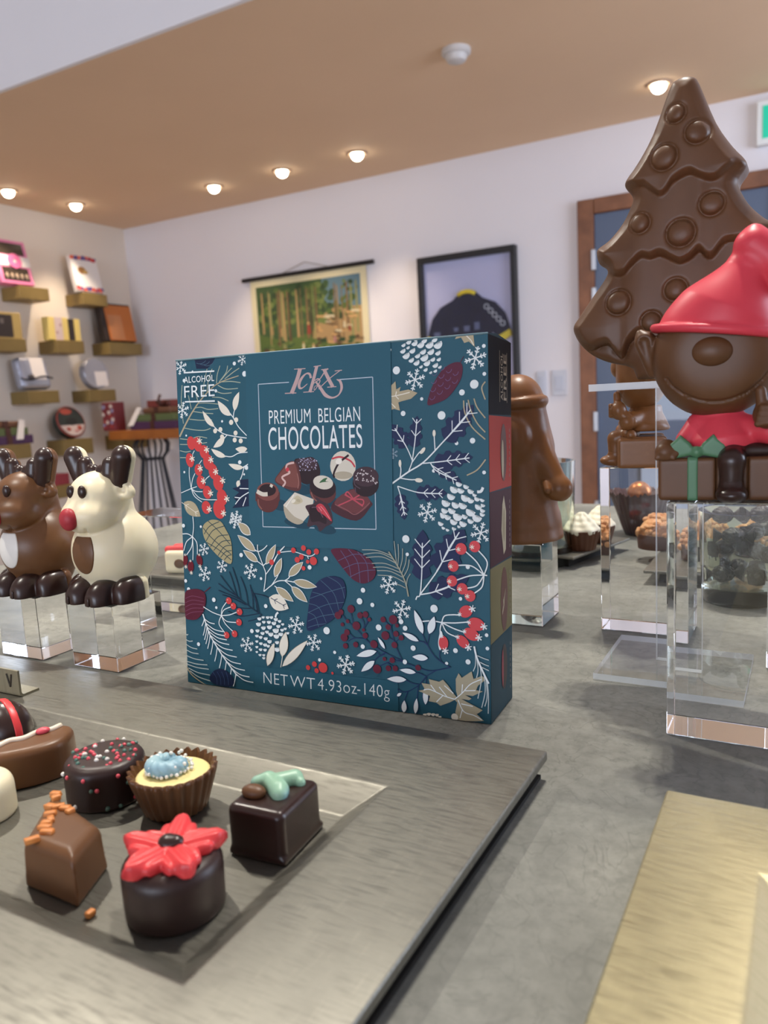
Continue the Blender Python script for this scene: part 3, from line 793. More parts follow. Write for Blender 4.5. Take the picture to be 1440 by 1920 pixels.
# ================================================================== moulded chocolate figures (shapes in mm)
MILK = mat('milk_chocolate', '#624128', .42, spec=.38, sss=.0, noise=(60, '#5a3b24', .35, .7), bump=(90, .05, .0006))
MILK2 = mat('milk_chocolate_light', '#6e4a2e', .36, spec=.38, noise=(60, '#654329', .35, .7), bump=(90, .05, .0006))
MILK3 = mat('milk_chocolate_dusty', '#84552f', .36, spec=.45, noise=(160, '#946138', .62, .8), bump=(120, .08, .0006))
DARK = mat('dark_chocolate', '#2f1d19', .28, spec=.5, noise=(80, '#301c18', .35, .7), bump=(120, .05, .0004))
DARK2 = mat('dark_chocolate_matte', '#33211e', .40, spec=.45, noise=(80, '#2c1c18', .35, .7), bump=(120, .06, .0004))
WHITEC = mat('white_chocolate', '#efe3c2', .36, spec=.4, sss=.25, sss_rad=(1, .8, .5))
WHITEP = mat('white_patch', '#e9e6e0', .35, spec=.4)
REDC = mat('red_chocolate', '#d63f4f', .42, spec=.4, noise=(40, '#d03a4a', .3, .7))
REDN = mat('red_nose', '#a8303a', .45, spec=.35)
GREENC = mat('green_chocolate', '#4f7a5a', .4, spec=.4)

def reindeer(loc, rot, body_m, patch_m, label):
    t = thing('chocolate_reindeer', label, 'chocolate figure', loc, rot, 'chocolate reindeer')
    def antler(p):
        d = np.full(p[0].shape, 1e9)
        q = (abs(p[0]), p[1], p[2])
        d = cap(q, (0, -1, 73.5), (11, -1, 74), 4.0, 4.4)
        d = smin(d, cap(q, (3.6, -2.2, 74), (3.8, -2.2, 76.4), 4.0, 3.8), 1.5)
        d = smin(d, cap(q, (9.8, -1.8, 75), (10.4, -1.8, 80.2), 5.2, 4.6), 1.5)
        d = smin(d, cap(q, (16.5, 0, 71), (21, -.5, 84.2), 6.2, 7.0), 2)
        return d
    def body(p):
        q = (abs(p[0]), p[1], p[2])
        b = ell(p, (0, 4, 28), (25.2, 24.8, 25.5))
        b = smin(b, cap(p, (0, 6, 46), (0, 3, 65), 12.5, 13), 2.5)
        h = ell(p, (0, -3, 62), (18, 17, 14.5))
        h = smin(h, ell(p, (0, -11, 51.5), (18.0, 15.5, 11.5)), 4)
        d = smin(b, h, 1.6)
        ear = ell((q[0] - 19, q[1] + 1, q[2] - 65), (0, 0, 0), (8.2, 4.5, 5.0), -18)
        ear = smax(ear, -sph((q[0] - 21, q[1] + 5.5, q[2] - 65.5), (0, 0, 0), 3.2), 1)
        d = smin(d, ear, 2)
        d = smin(d, smax(antler(p) + .25, -(p[1] + 1.0), .5), 1.0)
        foot = rbox(q, (19.2, -4.5, 5.0), (7.0, 11.2, 9.4), 5.0)
        d = smin(d, smax(foot + .3, -(p[1] - 0), .4), 1.2)
        d = smin(d, ell(p, (0, 2, 9), (20, 17, 9)), 3)
        # smile line
        r = np.sqrt(p[0] ** 2 + (p[2] - 50.5) ** 2)
        groove = np.maximum(abs(r - 9.4) - .5, np.maximum(p[2] - 45.5, p[1] + 15))
        d = np.maximum(d, -np.maximum(groove, -(d + 1.0)))
        return np.maximum(d, .3 - p[2])
    sdf_mesh('body', body, (-30, -33, 0), (30, 31, 93), .8, body_m, t)
    sdf_mesh('antlers', lambda p: smax(antler(p), p[1] + .6, .5), (-27, -8, 66), (27, 2, 93), .6, DARK, t)
    def feet(p):
        q = (abs(p[0]), p[1], p[2])
        a = smax(rbox(q, (8.6, -15.5, 5.0), (8.2, 10.5, 9.3), 5.5), ell(q, (8.6, -12, 1), (10.2, 15, 14)), 2.0); b = smax(rbox(q, (19.4, -5, 5.0), (7.2, 11.0, 9.5), 5.0), ell(q, (19.2, -3, 1), (9.0, 15, 14.6)), 2.0)
        b = smax(b, p[1] - .5, .6)
        d = smin(a, b, .8); d = smin(d, cap(q, (0, -12, 3), (14, -7, 3), 4.5), 1.0)
        notch = np.maximum(abs(q[0] - 8.8) - .5, np.maximum(p[1] + 24.2, p[2] - 5)); d = np.maximum(d, -notch)
        return np.maximum(d, -p[2])
    sdf_mesh('hooves', feet, (-31, -32, 0), (31, 3, 20), .6, DARK, t)
    sdf_mesh('nose', lambda p: ell(p, (0, -26.2, 51), (6.1, 4.4, 6.5)), (-8, -33, 43), (8, -20, 59), .45, REDN, t)
    for s in (-1, 1):
        sdf_mesh('eye', lambda p: ell(p, (s * 4.9, -19.0, 65.8), (2.9, 2.0, 3.9), 0), (s * 4.9 - 5, -25, 60), (s * 4.9 + 5, -16, 72), .35, DARK, t)
    sdf_mesh('belly_patch', lambda p: np.maximum(np.maximum(body(p) - .45, -(body(p) + 2.5)), np.maximum(np.maximum(((p[0] / 9.3) ** 2 + ((p[2] - 30) / 12.5) ** 2 - 1) * 4, p[2] - 39.6), p[1])), (-11, -27, 15), (11, -10, 44), .5, patch_m, t)
    return t
ZB = .0398
reindeer((-.3683, .3205, ZB), math.radians(-2), WHITEC, MILK2, 'white chocolate reindeer with red nose and brown belly patch on a clear block')
reindeer((-.4333, .3190, ZB), math.radians(-2), MILK2, WHITEP, 'milk chocolate reindeer with red nose and white belly patch on a clear block')

# ------------------------------------------------------------------ christmas tree
TYP = .412
ax = PY(1283, 147, TYP); tx0 = ax.x
def tmm(cx, cy):
    v = PY(1050 + cx / 3.2, 120 + cy / 3.2, TYP); return ((v.x - tx0) * 1000, (v.z - ZTREE) * 1000)
def smooth_edge(P):
    return sorted(cmr(P))
def cmr(P, k=5):
    o = []
    for i in range(len(P) - 1):
        a, b, c, d = P[max(i - 1, 0)], P[i], P[i + 1], P[min(i + 2, len(P) - 1)]
        for q in range(k):
            t = q / k
            o.append(tuple(.5 * (2 * b[j] + (c[j] - a[j]) * t + (2 * a[j] - 5 * b[j] + 4 * c[j] - d[j]) * t * t + (3 * b[j] - a[j] - 3 * c[j] + d[j]) * t ** 3) for j in (0, 1)))
    return o + [P[-1]]
left = [tmm(*q) for q in [(745, 80), (690, 108), (655, 165), (560, 430), (470, 600), (402, 700), (394, 745), (437, 800), (432, 850), (380, 960), (300, 1060), (232, 1112), (224, 1150), (240, 1205), (288, 1240), (272, 1295), (200, 1400), (120, 1520), (86, 1575), (92, 1625), (130, 1690), (200, 1750), (290, 1790), (400, 1812), (442, 1830)]]
left[0] = (0, left[0][1])
left = cmr(left, 3)
twx = left[-1][0] + 2
outline = left + [(twx, 1), (-twx, 1)] + [(-a, b) for a, b in left[:0:-1]]
edge1 = smooth_edge([tmm(*q) for q in [(400, 745), (440, 770), (520, 765), (570, 800), (620, 832), (660, 800), (700, 742), (790, 692), (850, 715), (900, 730), (955, 722), (1000, 680), (1060, 625), (1110, 640)]])
edge2 = smooth_edge([tmm(*q) for q in [(225, 1165), (270, 1225), (330, 1280), (400, 1285), (450, 1235), (510, 1182), (560, 1190), (620, 1168), (690, 1200), (740, 1220), (800, 1190), (850, 1142), (890, 1180), (930, 1185), (1000, 1100), (1100, 1080), (1250, 1000)]])
edge3 = smooth_edge([tmm(*q) for q in [(88, 1640), (140, 1700), (200, 1720), (260, 1695), (310, 1690), (350, 1740), (390, 1765), (440, 1670), (520, 1620), (620, 1700), (740, 1660), (860, 1700), (1000, 1560), (1300, 1400)]])
orn = [(710, 325, 57), (840, 437, 70), (645, 590, 78), (925, 860, 70), (502, 975, 62), (745, 1035, 82), (375, 1440, 77), (712, 1365, 68), (572, 1552, 60), (1010, 1500, 74), (1160, 1300, 66)]
ORN = [(tmm(a, b), c / 3.2 * .262) for a, b, c in orn]
def tree_fn(p):
    X = p[0][:, :1, :]; Z = p[2][:, :1, :]
    d = poly_sd(X, Z, outline); ins = np.maximum(-d, 0)
    base = 9.0 + 4.5 * (1 - np.exp(-ins / 7.0))
    z1 = np.interp(X, [q[0] for q in edge1], [q[1] for q in edge1]); z2 = np.interp(X, [q[0] for q in edge2], [q[1] for q in edge2]); z3 = np.interp(X, [q[0] for q in edge3], [q[1] for q in edge3])
    rel = np.zeros_like(X)
    for ze, hgt in ((z1, 46), (z2, 46), (z3, 46)):
        a = Z - ze
        rel = np.maximum(rel, np.where(a > 0, 5.2 * np.clip(1 - a / hgt, 0, 1) ** .8 * np.clip(a / 3.4, 0, 1) ** .6, -1.6 * np.exp(a / 3.0) * 0))
        rel = rel - np.where(a <= 0, 2.0 * np.exp(a / 3.5), 0)
    front = base + rel * np.clip(ins / 5, 0, 1)
    for (cx, cz), r in ORN:
        rho = np.sqrt((X - cx) ** 2 + (Z - cz) ** 2)
        front = front + np.sqrt(np.maximum(0, 1 - (rho / (r * .84)) ** 2)) * r * .36 - .95 * np.exp(-((rho - r * .97) / .55) ** 2)
    trunk = Z < 12
    front = np.where(trunk & (ins < 200), np.minimum(front, 12), front)
    y = p[1]
    dy = np.maximum(-y - front, y - base - 1)
    return smax(d + 0 * y, dy, 3.0)
t = thing('chocolate_tree', 'tall brown chocolate Christmas tree with round baubles on the clear stand', 'chocolate figure', (tx0, TYP + .006, ZTREE))
sdf_mesh('tree_body', tree_fn, (-57, -21, 0), (57, 16, 140), .6, MILK, t)

# ------------------------------------------------------------------ sitting elf
def elf(loc, rot, label, painted, scale=.001, rs=.7):
    t = thing('chocolate_elf', label, 'chocolate figure', loc, rot, 'chocolate elves')
    M = MILK if painted else MILK3
    def brim_z(x): return 66.2 - .135 * x - .0006 * x * x
    def face(p):
        d = ell(p, (0, 0, 58), (24.8, 17.5, 25))
        d = smax(d, -(p[1] + 14.5), 3.0)
        r = np.sqrt(p[0] ** 2 + (p[2] - 62) ** 2)
        g = np.maximum(abs(r - 22.0) - .5, np.maximum(p[2] - 50.5, p[1] + 5))
        d = np.maximum(d, -np.maximum(g, -(d + .9)))
        for s in (-1, 1):
            e = cap((s * p[0], p[1], p[2]), (24.5, 1, 53), (27.4, 0, 65.5), 2.6, 4.6)
            e = smin(e, cap((s * p[0], p[1], p[2]), (28.2, 0, 67), (29.6, 0, 69.5), 2.6, 1.6), 2)
            e = smax(e, -cap((s * p[0], p[1], p[2]), (25.6, -3.4, 55), (27.8, -4.8, 65.5), 1.0, 2.5), 1.0)
            d = smin(d, e, 1.0)
        return d
    def hat(p):
        d = ell(p, (0, 0, 63), (23.8, 17.8, 24.5))
        d = smin(d, cap(p, (4, 0, 77), (11, 0, 91), 15.5, 8.5), 7)
        d = smin(d, cap(p, (13.4, -1, 99.5), (24, 0, 90), 7.6, 8.5), 1.6)
        d = smin(d, cap(p, (13.2, -1, 101), (13.5, -1, 104.5), 5.2, 3.6), 1.5)
        fold = np.sqrt((p[2] - 95 - .12 * (p[0] - 9)) ** 2) - .5
        d = np.maximum(d, -np.maximum(fold, np.maximum(-(d + .6), 6 - p[0]) - .2 * (p[1] + 0)))
        fl = ell(p, (3, -16, 90), (6, 5, 1.6), 20); d = smax(d, -fl, 1.5)
        rim = np.sqrt((np.sqrt((p[0] / 23.6) ** 2 + (p[1] / 18.0) ** 2) * 21 - 21) ** 2 + (p[2] - brim_z(p[0]) - 1.8) ** 2) - 1.8
        d = smax(d, brim_z(p[0]) - p[2], .4)
        return smin(d, rim, .8)
    def sweater(p):
        d = cap(p, (1.5, 3, 33), (2.5, 2, 24), 9.5, 15)
        d = smin(d, cap(p, (-6, 0, 30), (-11, -3, 24), 5.5, 4.5), 2)
        d = smin(d, cap(p, (10, -1, 29), (20, -8, 27), 5.5, 5), 2)
        d = smax(d, 20.8 - p[2], .5)
        return smax(d, p[2] - 36, .8)
    def hands(p):
        d = cap(p, (-18.5, -9, 21), (-19, -11, 20), 4.2, 4.2)
        for k in range(4):
            d = smin(d, cap(p, (-21.5 + 2.0 * k, -12, 20.5), (-22 + 2.1 * k, -13.5, 17.8), 1.3, 1.15), .5)
        d = smin(d, cap(p, (-15.6, -10, 21), (-14.6, -12.4, 19.4), 1.4), .5)
        f = ell(p, (18.6, -13, 34), (5.4, 4.6, 5.6))
        for k in range(4):
            f = smin(f, cap(p, (15.0 + .5 * k, -16.4, 30.6 + 2.1 * k), (19.0 + .5 * k, -17.6, 31.2 + 2.0 * k), 1.35), .4)
        f = smin(f, cap(p, (16.6, -13.5, 38), (16.0, -14, 43.4), 2.3, 2.0), .8)
        f = smin(f, cap(p, (20, -9, 30), (20, -6, 27), 3.6, 3.8), 1.5)
        return d, f
    def gift(p):
        d = rbox(p, (3.2, 0, 8.8), (25, 13.5, 8.8), 1.6)
        leg = np.maximum(abs(p[0] - 6.2) - 6.0, -p[1] - 30)
        return smax(d, -np.maximum(leg, p[1] + 11.6), .8)
    def legs(p):
        d = cap(p, (6.2, -6, 19), (6.0, -14.5, 16.5), 5.4, 5.2)
        d = smin(d, cap(p, (6.0, -15, 16), (6.0, -15, 3), 4.9, 4.2), 1)
        d = smin(d, cap(p, (6, -8, 19.6), (21, -6, 19.4), 3.6, 3.2), 1.5)
        return d
    def boots(p):
        d = cap(p, (6, -15, 8.4), (6, -15.2, 3), 4.6, 5.0)
        d = smin(d, ell(p, (6, -17.5, 3.2), (5.9, 7, 3.4)), 1.5)
        d = smax(d, p[2] - 8.8, .4)
        return smax(d, -p[2], .3)
    def ribbon(p):
        o = rbox(p, (3.2, 0, 8.8), (25.5, 14.0, 9.3), 1.8)
        s = np.minimum(abs(p[0] + 8.5) - 2.0, abs(p[0] - 21.5) - 2.0)
        d = np.maximum(np.maximum(o, s), -(o + 2.2)); return np.maximum(d, .05 - p[2])
    def bow(p):
        q = ((p[0] + 7.0) / 1.12, p[1] + 11, (p[2] - 17.6) / 1.12)
        def loop(s, x, z):
            return np.maximum(smax(poly_sd(x[:, :1, :] * s, z[:, :1, :], [(0, 1.2), (2.0, 5.2), (5.6, 8.4), (7.2, 6.6), (9.4, 4.8), (10.8, 1.0), (8.6, -.6), (4.0, 0.4)]) + 0 * p[1], abs(q[1]) - 2.3, 1.2), -99)
        d = np.minimum(loop(1, q[0], q[2]), loop(-1, q[0], q[2] ))
        return smin(d, ell(q, (0, -1, 2.0), (2.2, 2.4, 2.2)), .6)
    F = (lambda a, b: a) if painted else (lambda a, b: b)
    sdf_mesh('head', face, (-32, -17, 31), (32, 19, 84), rs, M, t, scale=scale)
    sdf_mesh('hat', hat, (-28, -22, 58), (36, 22, 112), rs, F(REDC, M), t, scale=scale)
    sdf_mesh('nose', lambda p: ell(p, (-1.4, -13.2, 59.5), (7.8, 4.4, 6.0)), (-10, -19, 52), (7, -8, 67), .45, M, t, scale=scale)
    sdf_mesh('sweater', sweater, (-25, -16, 20), (28, 19, 38), rs, F(REDC, M), t, scale=scale)
    sdf_mesh('resting_hand', lambda p: hands(p)[0], (-27, -21, 14), (-8, -1, 28), .55, M, t, scale=scale)
    sdf_mesh('raised_hand', lambda p: hands(p)[1], (8, -21, 22), (28, 0, 48), .55, M, t, scale=scale)
    g = sdf_mesh('gift_box', gift, (-23, -15, 0), (30, 15, 19), rs, M, t, scale=scale)
    for xr in (-8.5, 21.5): sdf_mesh('gift_ribbon', ribbon, (xr - 3.4, -15, 0), (xr + 3.4, 15, 19), .5, F(GREENC, M), g, scale=scale)
    sdf_mesh('gift_bow', bow, (-21, -15, 16), (8, -7, 29), .5, F(GREENC, M), g, scale=scale)
    sdf_mesh('trousers', legs, (-2, -22, -2), (27, 2, 26), rs, F(DARK, M), t, scale=scale)
    sdf_mesh('boots', boots, (-2, -27, 0), (14, -6, 11), .6, F(DARK, M), t, scale=scale)
    return t
ex = PY(1340, 700, .345).x
elf((ex, .3495, .1011), math.radians(6), 'chocolate elf in red hat and sweater sitting on a gift with green ribbon', True)
e2 = elf((-.0915, .4885, .1012), math.radians(-78), 'unpainted plain brown chocolate elf in profile behind the tree stand', False, .00098, .9)

# ------------------------------------------------------------------ plain brown santa in profile
def santa(p):
    d = cap(p, (0, 2, 12), (0, 3, 58), 24, 22)
    d = smin(d, ell(p, (0, 0, 74), (19.5, 18, 22)), 6)
    d = smin(d, ell(p, (0, 1, 88), (16.5, 16.5, 18)), 4)
    q = np.sqrt((np.sqrt(p[0] ** 2 + (p[1] + .5) ** 2) - 17.0) ** 2 + ((p[2] - 87.5 - .06 * p[0]) * .8) ** 2) - 2.8
    d = smin(d, q, 1.2)
    d = smin(d, cap(p, (14, -4, 60), (25.5, -8, 38), 8.5, 7.5), 5)
    d = smin(d, cap(p, (-14, -4, 60), (-25.5, -8, 38), 8.5, 7.5), 5)
    for s in (-1, 1):
        d = smin(d, ell(p, (s * 28.5, -9, 34), (8.6, 8.0, 8.4)), 2)
        d = smin(d, cap(p, (s * 22, -15, 38), (s * 24, -18, 34), 2.4), 1.2)
    d = smin(d, ell(p, (0, -17, 66), (13, 9, 16)), 4)
    d = smin(d, ell(p, (0, -19, 78), (4.4, 4.2, 4)), 1.5)
    b = np.sqrt((np.sqrt(p[0] ** 2 + p[1] ** 2) - 25.0) ** 2 + ((p[2] - 14)) ** 2) - 3.4
    d = smax(d, -(np.sqrt((np.sqrt(p[0] ** 2 + p[1] ** 2) - 29.0) ** 2 + ((p[2] - 21)) ** 2) - 5), 2)
    d = smin(d, cap(p, (0, 1, 2), (0, 1, 8), 27, 26), 3)
    return smax(d, -p[2], .5)
t = thing('chocolate_santa', 'plain brown chocolate Santa standing on a low clear block behind the blue box', 'chocolate figure', (-.1665, .4815, .0536), 0)
sdf_mesh('santa_body', santa, (-36, -30, 0), (36, 28, 107), .9, MILK3, t)
# ================================================================== the printed chocolate box
BX = Vector((-.2994, .3043, 0)); BROT = math.radians(2.937)
BWD, BHT = .1745, .1748                       # front width, height
LEAN = .0824                                  # the front leans back by this slope
t_box = thing('chocolate_box', 'dark teal printed box of premium Belgian chocolates standing behind the tray', 'chocolate box', (BX.x, BX.y, .0003), BROT)
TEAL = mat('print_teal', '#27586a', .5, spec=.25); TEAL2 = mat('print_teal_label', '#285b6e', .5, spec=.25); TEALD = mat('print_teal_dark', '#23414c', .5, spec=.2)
K = mat('print_black', '#0d0e15', .6, spec=.15); RED_B = mat('print_red_band', '#a93a30', .5, spec=.2); WINE_B = mat('print_wine_band', '#42212b', .5, spec=.2); OLIVE_B = mat('print_olive_band', '#746b49', .5, spec=.2)
LN = math.sqrt(1 + LEAN * LEAN)
def F3(u, v, off=0.0):
    """point on the leaning front face, u right, v up along the face (metres)"""
    z = v / LN; return (u, z * LEAN - off / LN, z + off * LEAN / LN)
DB, DT = .0336, .0345
fl, fr, fh = 0, BWD, BHT
T0 = F3(0, BHT * LN); yt = T0[1]
vb = [(0, 0, 0), (BWD, 0, 0), (BWD, DB, 0), (0, DB, 0), (0, yt, BHT), (BWD, yt, BHT), (BWD, yt + DT, BHT - .0030), (0, yt + DT, BHT - .0030), (BWD, yt + .012, BHT + .0006), (0, yt + .012, BHT + .0006)]
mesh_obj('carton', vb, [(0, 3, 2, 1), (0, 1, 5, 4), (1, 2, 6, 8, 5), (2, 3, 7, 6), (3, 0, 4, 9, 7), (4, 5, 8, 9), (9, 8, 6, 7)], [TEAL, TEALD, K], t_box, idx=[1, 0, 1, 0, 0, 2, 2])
MB().tube([(0, yt, BHT), (BWD, yt, BHT)], .0005, 6).build('top_fold_edge', mat('print_fold', '#6d8a93', .5), t_box, True)

# photo pixel -> (u, v) on the front face
ca, sa = math.cos(BROT), math.sin(BROT)
fn_w = Vector((sa, -ca, LEAN)).normalized()   # front normal
def UV(px, py):
    d = ray(px, py); o = Vector((0, 0, CAM_H)); tt = (BX - o).dot(fn_w) / d.dot(fn_w)
    q = o + d * tt - BX
    return (q.x * ca + q.y * sa, q.z * LN)
def cA(p): return UV(320 + p[0] / 4.2353, 610 + p[1] / 4.2353)
def cB(p): return UV(640 + p[0] / 4.1143, 610 + p[1] / 4.1143)
def cC(p): return UV(320 + p[0] / 4.2353, 960 + p[1] / 4.2353)
def cD(p): return UV(640 + p[0] / 4.1143, 960 + p[1] / 4.1143)
SCL = .0715e-3 * 0.99                         # metres per crop pixel, about

class Art:
    def __init__(s): s.v = []; s.f = []; s.i = []; s.mats = []; s.off = .00004; s.clip = None
    def m(s, col):
        mm = col if not isinstance(col, str) else mat('ink_' + col.lstrip('#'), col, .5, spec=.25)
        if mm not in s.mats: s.mats.append(mm)
        return s.mats.index(mm)
    def raw(s, pts, faces, col):
        s.off += .0000006; n = len(s.v)
        s.v += [F3(min(max(a, .0002), BWD - .0002), min(max(b, .0002), BHT * LN - .0002), s.off) for a, b in pts]
        s.f += [tuple(n + k for k in f) for f in faces]; s.i += [s.m(col)] * len(faces)
    def poly(s, pts, col):
        a = sum(pts[i][0] * pts[(i + 1) % len(pts)][1] - pts[(i + 1) % len(pts)][0] * pts[i][1] for i in range(len(pts)))
        if a < 0: pts = pts[::-1]
        s.raw(pts, [tuple(range(len(pts)))], col)
    def smoothpoly(s, pts, col, k=4): s.poly(catmull(pts, k, True), col)
    def disc(s, c, r, col, r2=None, rot=0, n=22):
        r2 = r2 or r; cr, sr = math.cos(rot), math.sin(rot)
        s.poly([(c[0] + r * math.cos(a) * cr - r2 * math.sin(a) * sr, c[1] + r * math.cos(a) * sr + r2 * math.sin(a) * cr) for a in [2 * math.pi * q / n for q in range(n)]], col)
    def stroke(s, pts, w0, col, w1=None, k=5, wf=None):
        p = catmull(pts, k, False) if len(pts) > 2 else list(pts)
        n = len(p); w1 = w0 if w1 is None else w1; L = []; R = []
        for i in range(n):
            a = p[max(i - 1, 0)]; b = p[min(i + 1, n - 1)]; dx, dy = b[0] - a[0], b[1] - a[1]; l = math.hypot(dx, dy) or 1e-9
            w = (w0 + (w1 - w0) * i / (n - 1)) / 2 if wf is None else np.interp(i / (n - 1), [q / (len(wf) - 1) for q in range(len(wf))], wf) / 2
            L.append((p[i][0] - dy / l * w, p[i][1] + dx / l * w)); R.append((p[i][0] + dy / l * w, p[i][1] - dx / l * w))
        s.raw(L + R, [(i, n + i, n + i + 1, i + 1) for i in range(n - 1)], col)
    def leaf(s, a, b, w, col, bend=0.0, out=None, ow=0.0):
        dx, dy = b[0] - a[0], b[1] - a[1]; l = math.hypot(dx, dy); ux, uy = dx / l, dy / l
        def side(sg, ww, ext=0):
            r = []
            for q in range(9):
                tt = q / 8; h = ww / 2 * math.sin(math.pi * tt ** .85) ** .9 if 0 < tt < 1 else 0
                bb = bend * l * math.sin(math.pi * tt)
                x = -ext + (l + 2 * ext) * tt
                r.append((a[0] + ux * x - uy * (sg * h + bb), a[1] + uy * x + ux * (sg * h + bb)))
            return r
        if out: s.poly(side(1, w + 2 * ow, ow) + side(-1, w + 2 * ow, ow)[-2:0:-1], out)
        s.poly(side(1, w) + side(-1, w)[-2:0:-1], col)
    def oak(s, a, b, w, col):
        dx, dy = b[0] - a[0], b[1] - a[1]; l = math.hypot(dx, dy); ux, uy = dx / l, dy / l
        prof = [(0, 0), (.05, .45), (.14, .85), (.22, .72), (.27, .66), (.34, 1.0), (.43, .98), (.48, .70), (.55, .68), (.62, .88), (.70, .72), (.74, .48), (.82, .52), (.90, .34), (1, 0)]
        P = [(a[0] + ux * l * x - uy * w / 2 * y, a[1] + uy * l * x + ux * w / 2 * y) for x, y in prof] + [(a[0] + ux * l * x + uy * w / 2 * y, a[1] + uy * l * x - ux * w / 2 * y) for x, y in prof[-2:0:-1]]
        s.poly(P, col)
    def flake(s, c, r, col, rot=0.0):
        w = r * .11
        for k in range(6):
            a = rot + k * math.pi / 3; ca_, sa_ = math.cos(a), math.sin(a)
            s.stroke([c, (c[0] + r * ca_, c[1] + r * sa_)], w, col)
            for tt, ll in ((.45, .24), (.72, .26)):
                for g in (-1, 1):
                    bx, by = c[0] + r * tt * ca_, c[1] + r * tt * sa_; b2 = a + g * .9
                    s.stroke([(bx, by), (bx + r * ll * math.cos(b2), by + r * ll * math.sin(b2))], w * .9, col)
    def star(s, c, r, col, n=6):
        for k in range(n // 2 + n % 2):
            a = k * 2 * math.pi / n + .3
            s.stroke([(c[0] - r * math.cos(a), c[1] - r * math.sin(a)), (c[0] + r * math.cos(a), c[1] + r * math.sin(a))], r * .42, col, r * .2)
    def scale(s, c, r, rot, col):
        P = []
        for q in range(9):
            a = rot - math.pi / 2 - 1.75 + 3.5 * q / 8; P.append((c[0] + r * math.cos(a), c[1] + r * math.sin(a)))
        a = rot + math.pi / 2
        P.append((c[0] + r * .50 * math.cos(a + .9), c[1] + r * .50 * math.sin(a + .9))); P.append((c[0] - r * .12 * math.cos(a), c[1] - r * .12 * math.sin(a))); P.append((c[0] + r * .50 * math.cos(a - .9), c[1] + r * .50 * math.sin(a - .9)))
        s.poly(P, col)
    def text(s, body, u0, v0, u1, caph, col, bold=0.0, vert=False):
        """writing from u0 to u1 on the baseline v0 with capital height caph"""
        cu = bpy.data.curves.new('lettering', 'FONT'); cu.body = body; cu.offset = bold; cu.space_character = 1.06; cu.resolution_u = 6; cu.fill_mode = 'FRONT'
        o = bpy.data.objects.new('lettering', cu); COL.objects.link(o)
        dg = bpy.context.evaluated_depsgraph_get(); me = bpy.data.meshes.new_from_object(o.evaluated_get(dg))
        cu.body = 'H'; dg = bpy.context.evaluated_depsgraph_get(); dg.update(); mh = bpy.data.meshes.new_from_object(o.evaluated_get(dg))
        hh = max(v.co.y for v in mh.vertices); x0 = min(v.co.x for v in me.vertices); x1 = max(v.co.x for v in me.vertices)
        sx = (u1 - u0) / (x1 - x0); sy = caph / hh
        pts = [(u0 + (v.co.x - x0) * sx, v0 + v.co.y * sy) for v in me.vertices]; fs = [tuple(f.vertices) for f in me.polygons]
        bpy.data.objects.remove(o); bpy.data.curves.remove(cu); bpy.data.meshes.remove(me); bpy.data.meshes.remove(mh)
        return pts, fs
    def write(s, *a, **k):
        col = a[5]; pts, fs = s.text(*a, **k); s.raw(pts, fs, col)
    def build(s, name, parent): return mesh_obj(name, s.v, s.f, s.mats, parent, idx=s.i)

def catmull(P, k, closed):
    n = len(P); out = []
    rng = range(n) if closed else range(n - 1)
    for i in rng:
        if closed: a, b, c, d = P[(i - 1) % n], P[i], P[(i + 1) % n], P[(i + 2) % n]
        else: a, b, c, d = P[max(i - 1, 0)], P[i], P[i + 1], P[min(i + 2, n - 1)]
        for q in range(k):
            t = q / k
            out.append(tuple(.5 * (2 * b[j] + (c[j] - a[j]) * t + (2 * a[j] - 5 * b[j] + 4 * c[j] - d[j]) * t * t + (3 * b[j] - a[j] - 3 * c[j] + d[j]) * t ** 3) for j in (0, 1)))
    if not closed: out.append(P[-1])
    return out

A = Art(); S = SCL
WHT, CRM, BEI, NAV, NAVD, WIN, REDI, BLG = '#e6eef0', '#e9e4d6', '#b3a78a', '#1a2850', '#172544', '#571d36', '#cf4444', '#45657a'
def L(f, *p): return [f(q) for q in p]
def ST(f, pts, w, col, w1=None, k=5): A.stroke([f(q) for q in pts], w * S, col, None if w1 is None else w1 * S, k)
def DOTS(f, lst, col=WHT):
    for x, y, r in lst: A.disc(f((x, y)), r * S, col)
def OV(f, x, y, rx, ry, col, rot=0): A.disc(f((x, y)), rx * S, col, ry * S, -math.radians(rot))
def PO(f, pts, col, sm=True): (A.smoothpoly if sm else A.poly)([f(q) for q in pts], col)
def LF(f, a, b, w, col, out=None, ow=0, bend=0): A.leaf(f(a), f(b), w * S, col, bend, out, ow * S)
def TICKS(f, a, b, col, n=3, l=45, w=6):
    A_, B_ = f(a), f(b); dx, dy = B_[0] - A_[0], B_[1] - A_[1]; ang = math.atan2(dy, dx)
    A.stroke([A_, B_], w * S, col, w * .7 * S)
    for q in range(n):
        t = .25 + .6 * q / max(n - 1, 1); c = (A_[0] + dx * t, A_[1] + dy * t)
        for g in (-1, 1):
            A.stroke([c, (c[0] + l * S * math.cos(ang + g * .75), c[1] + l * S * math.sin(ang + g * .75))], w * .85 * S, col)
def ARCS(f, c, r, n, col, a0, span, dx, dy, w=4):
    for q in range(n):
        ST(f, [(c[0] + dx * q + r * math.cos(a0 + span * k / 4), c[1] + dy * q + r * math.sin(a0 + span * k / 4)) for k in range(5)], w, col)

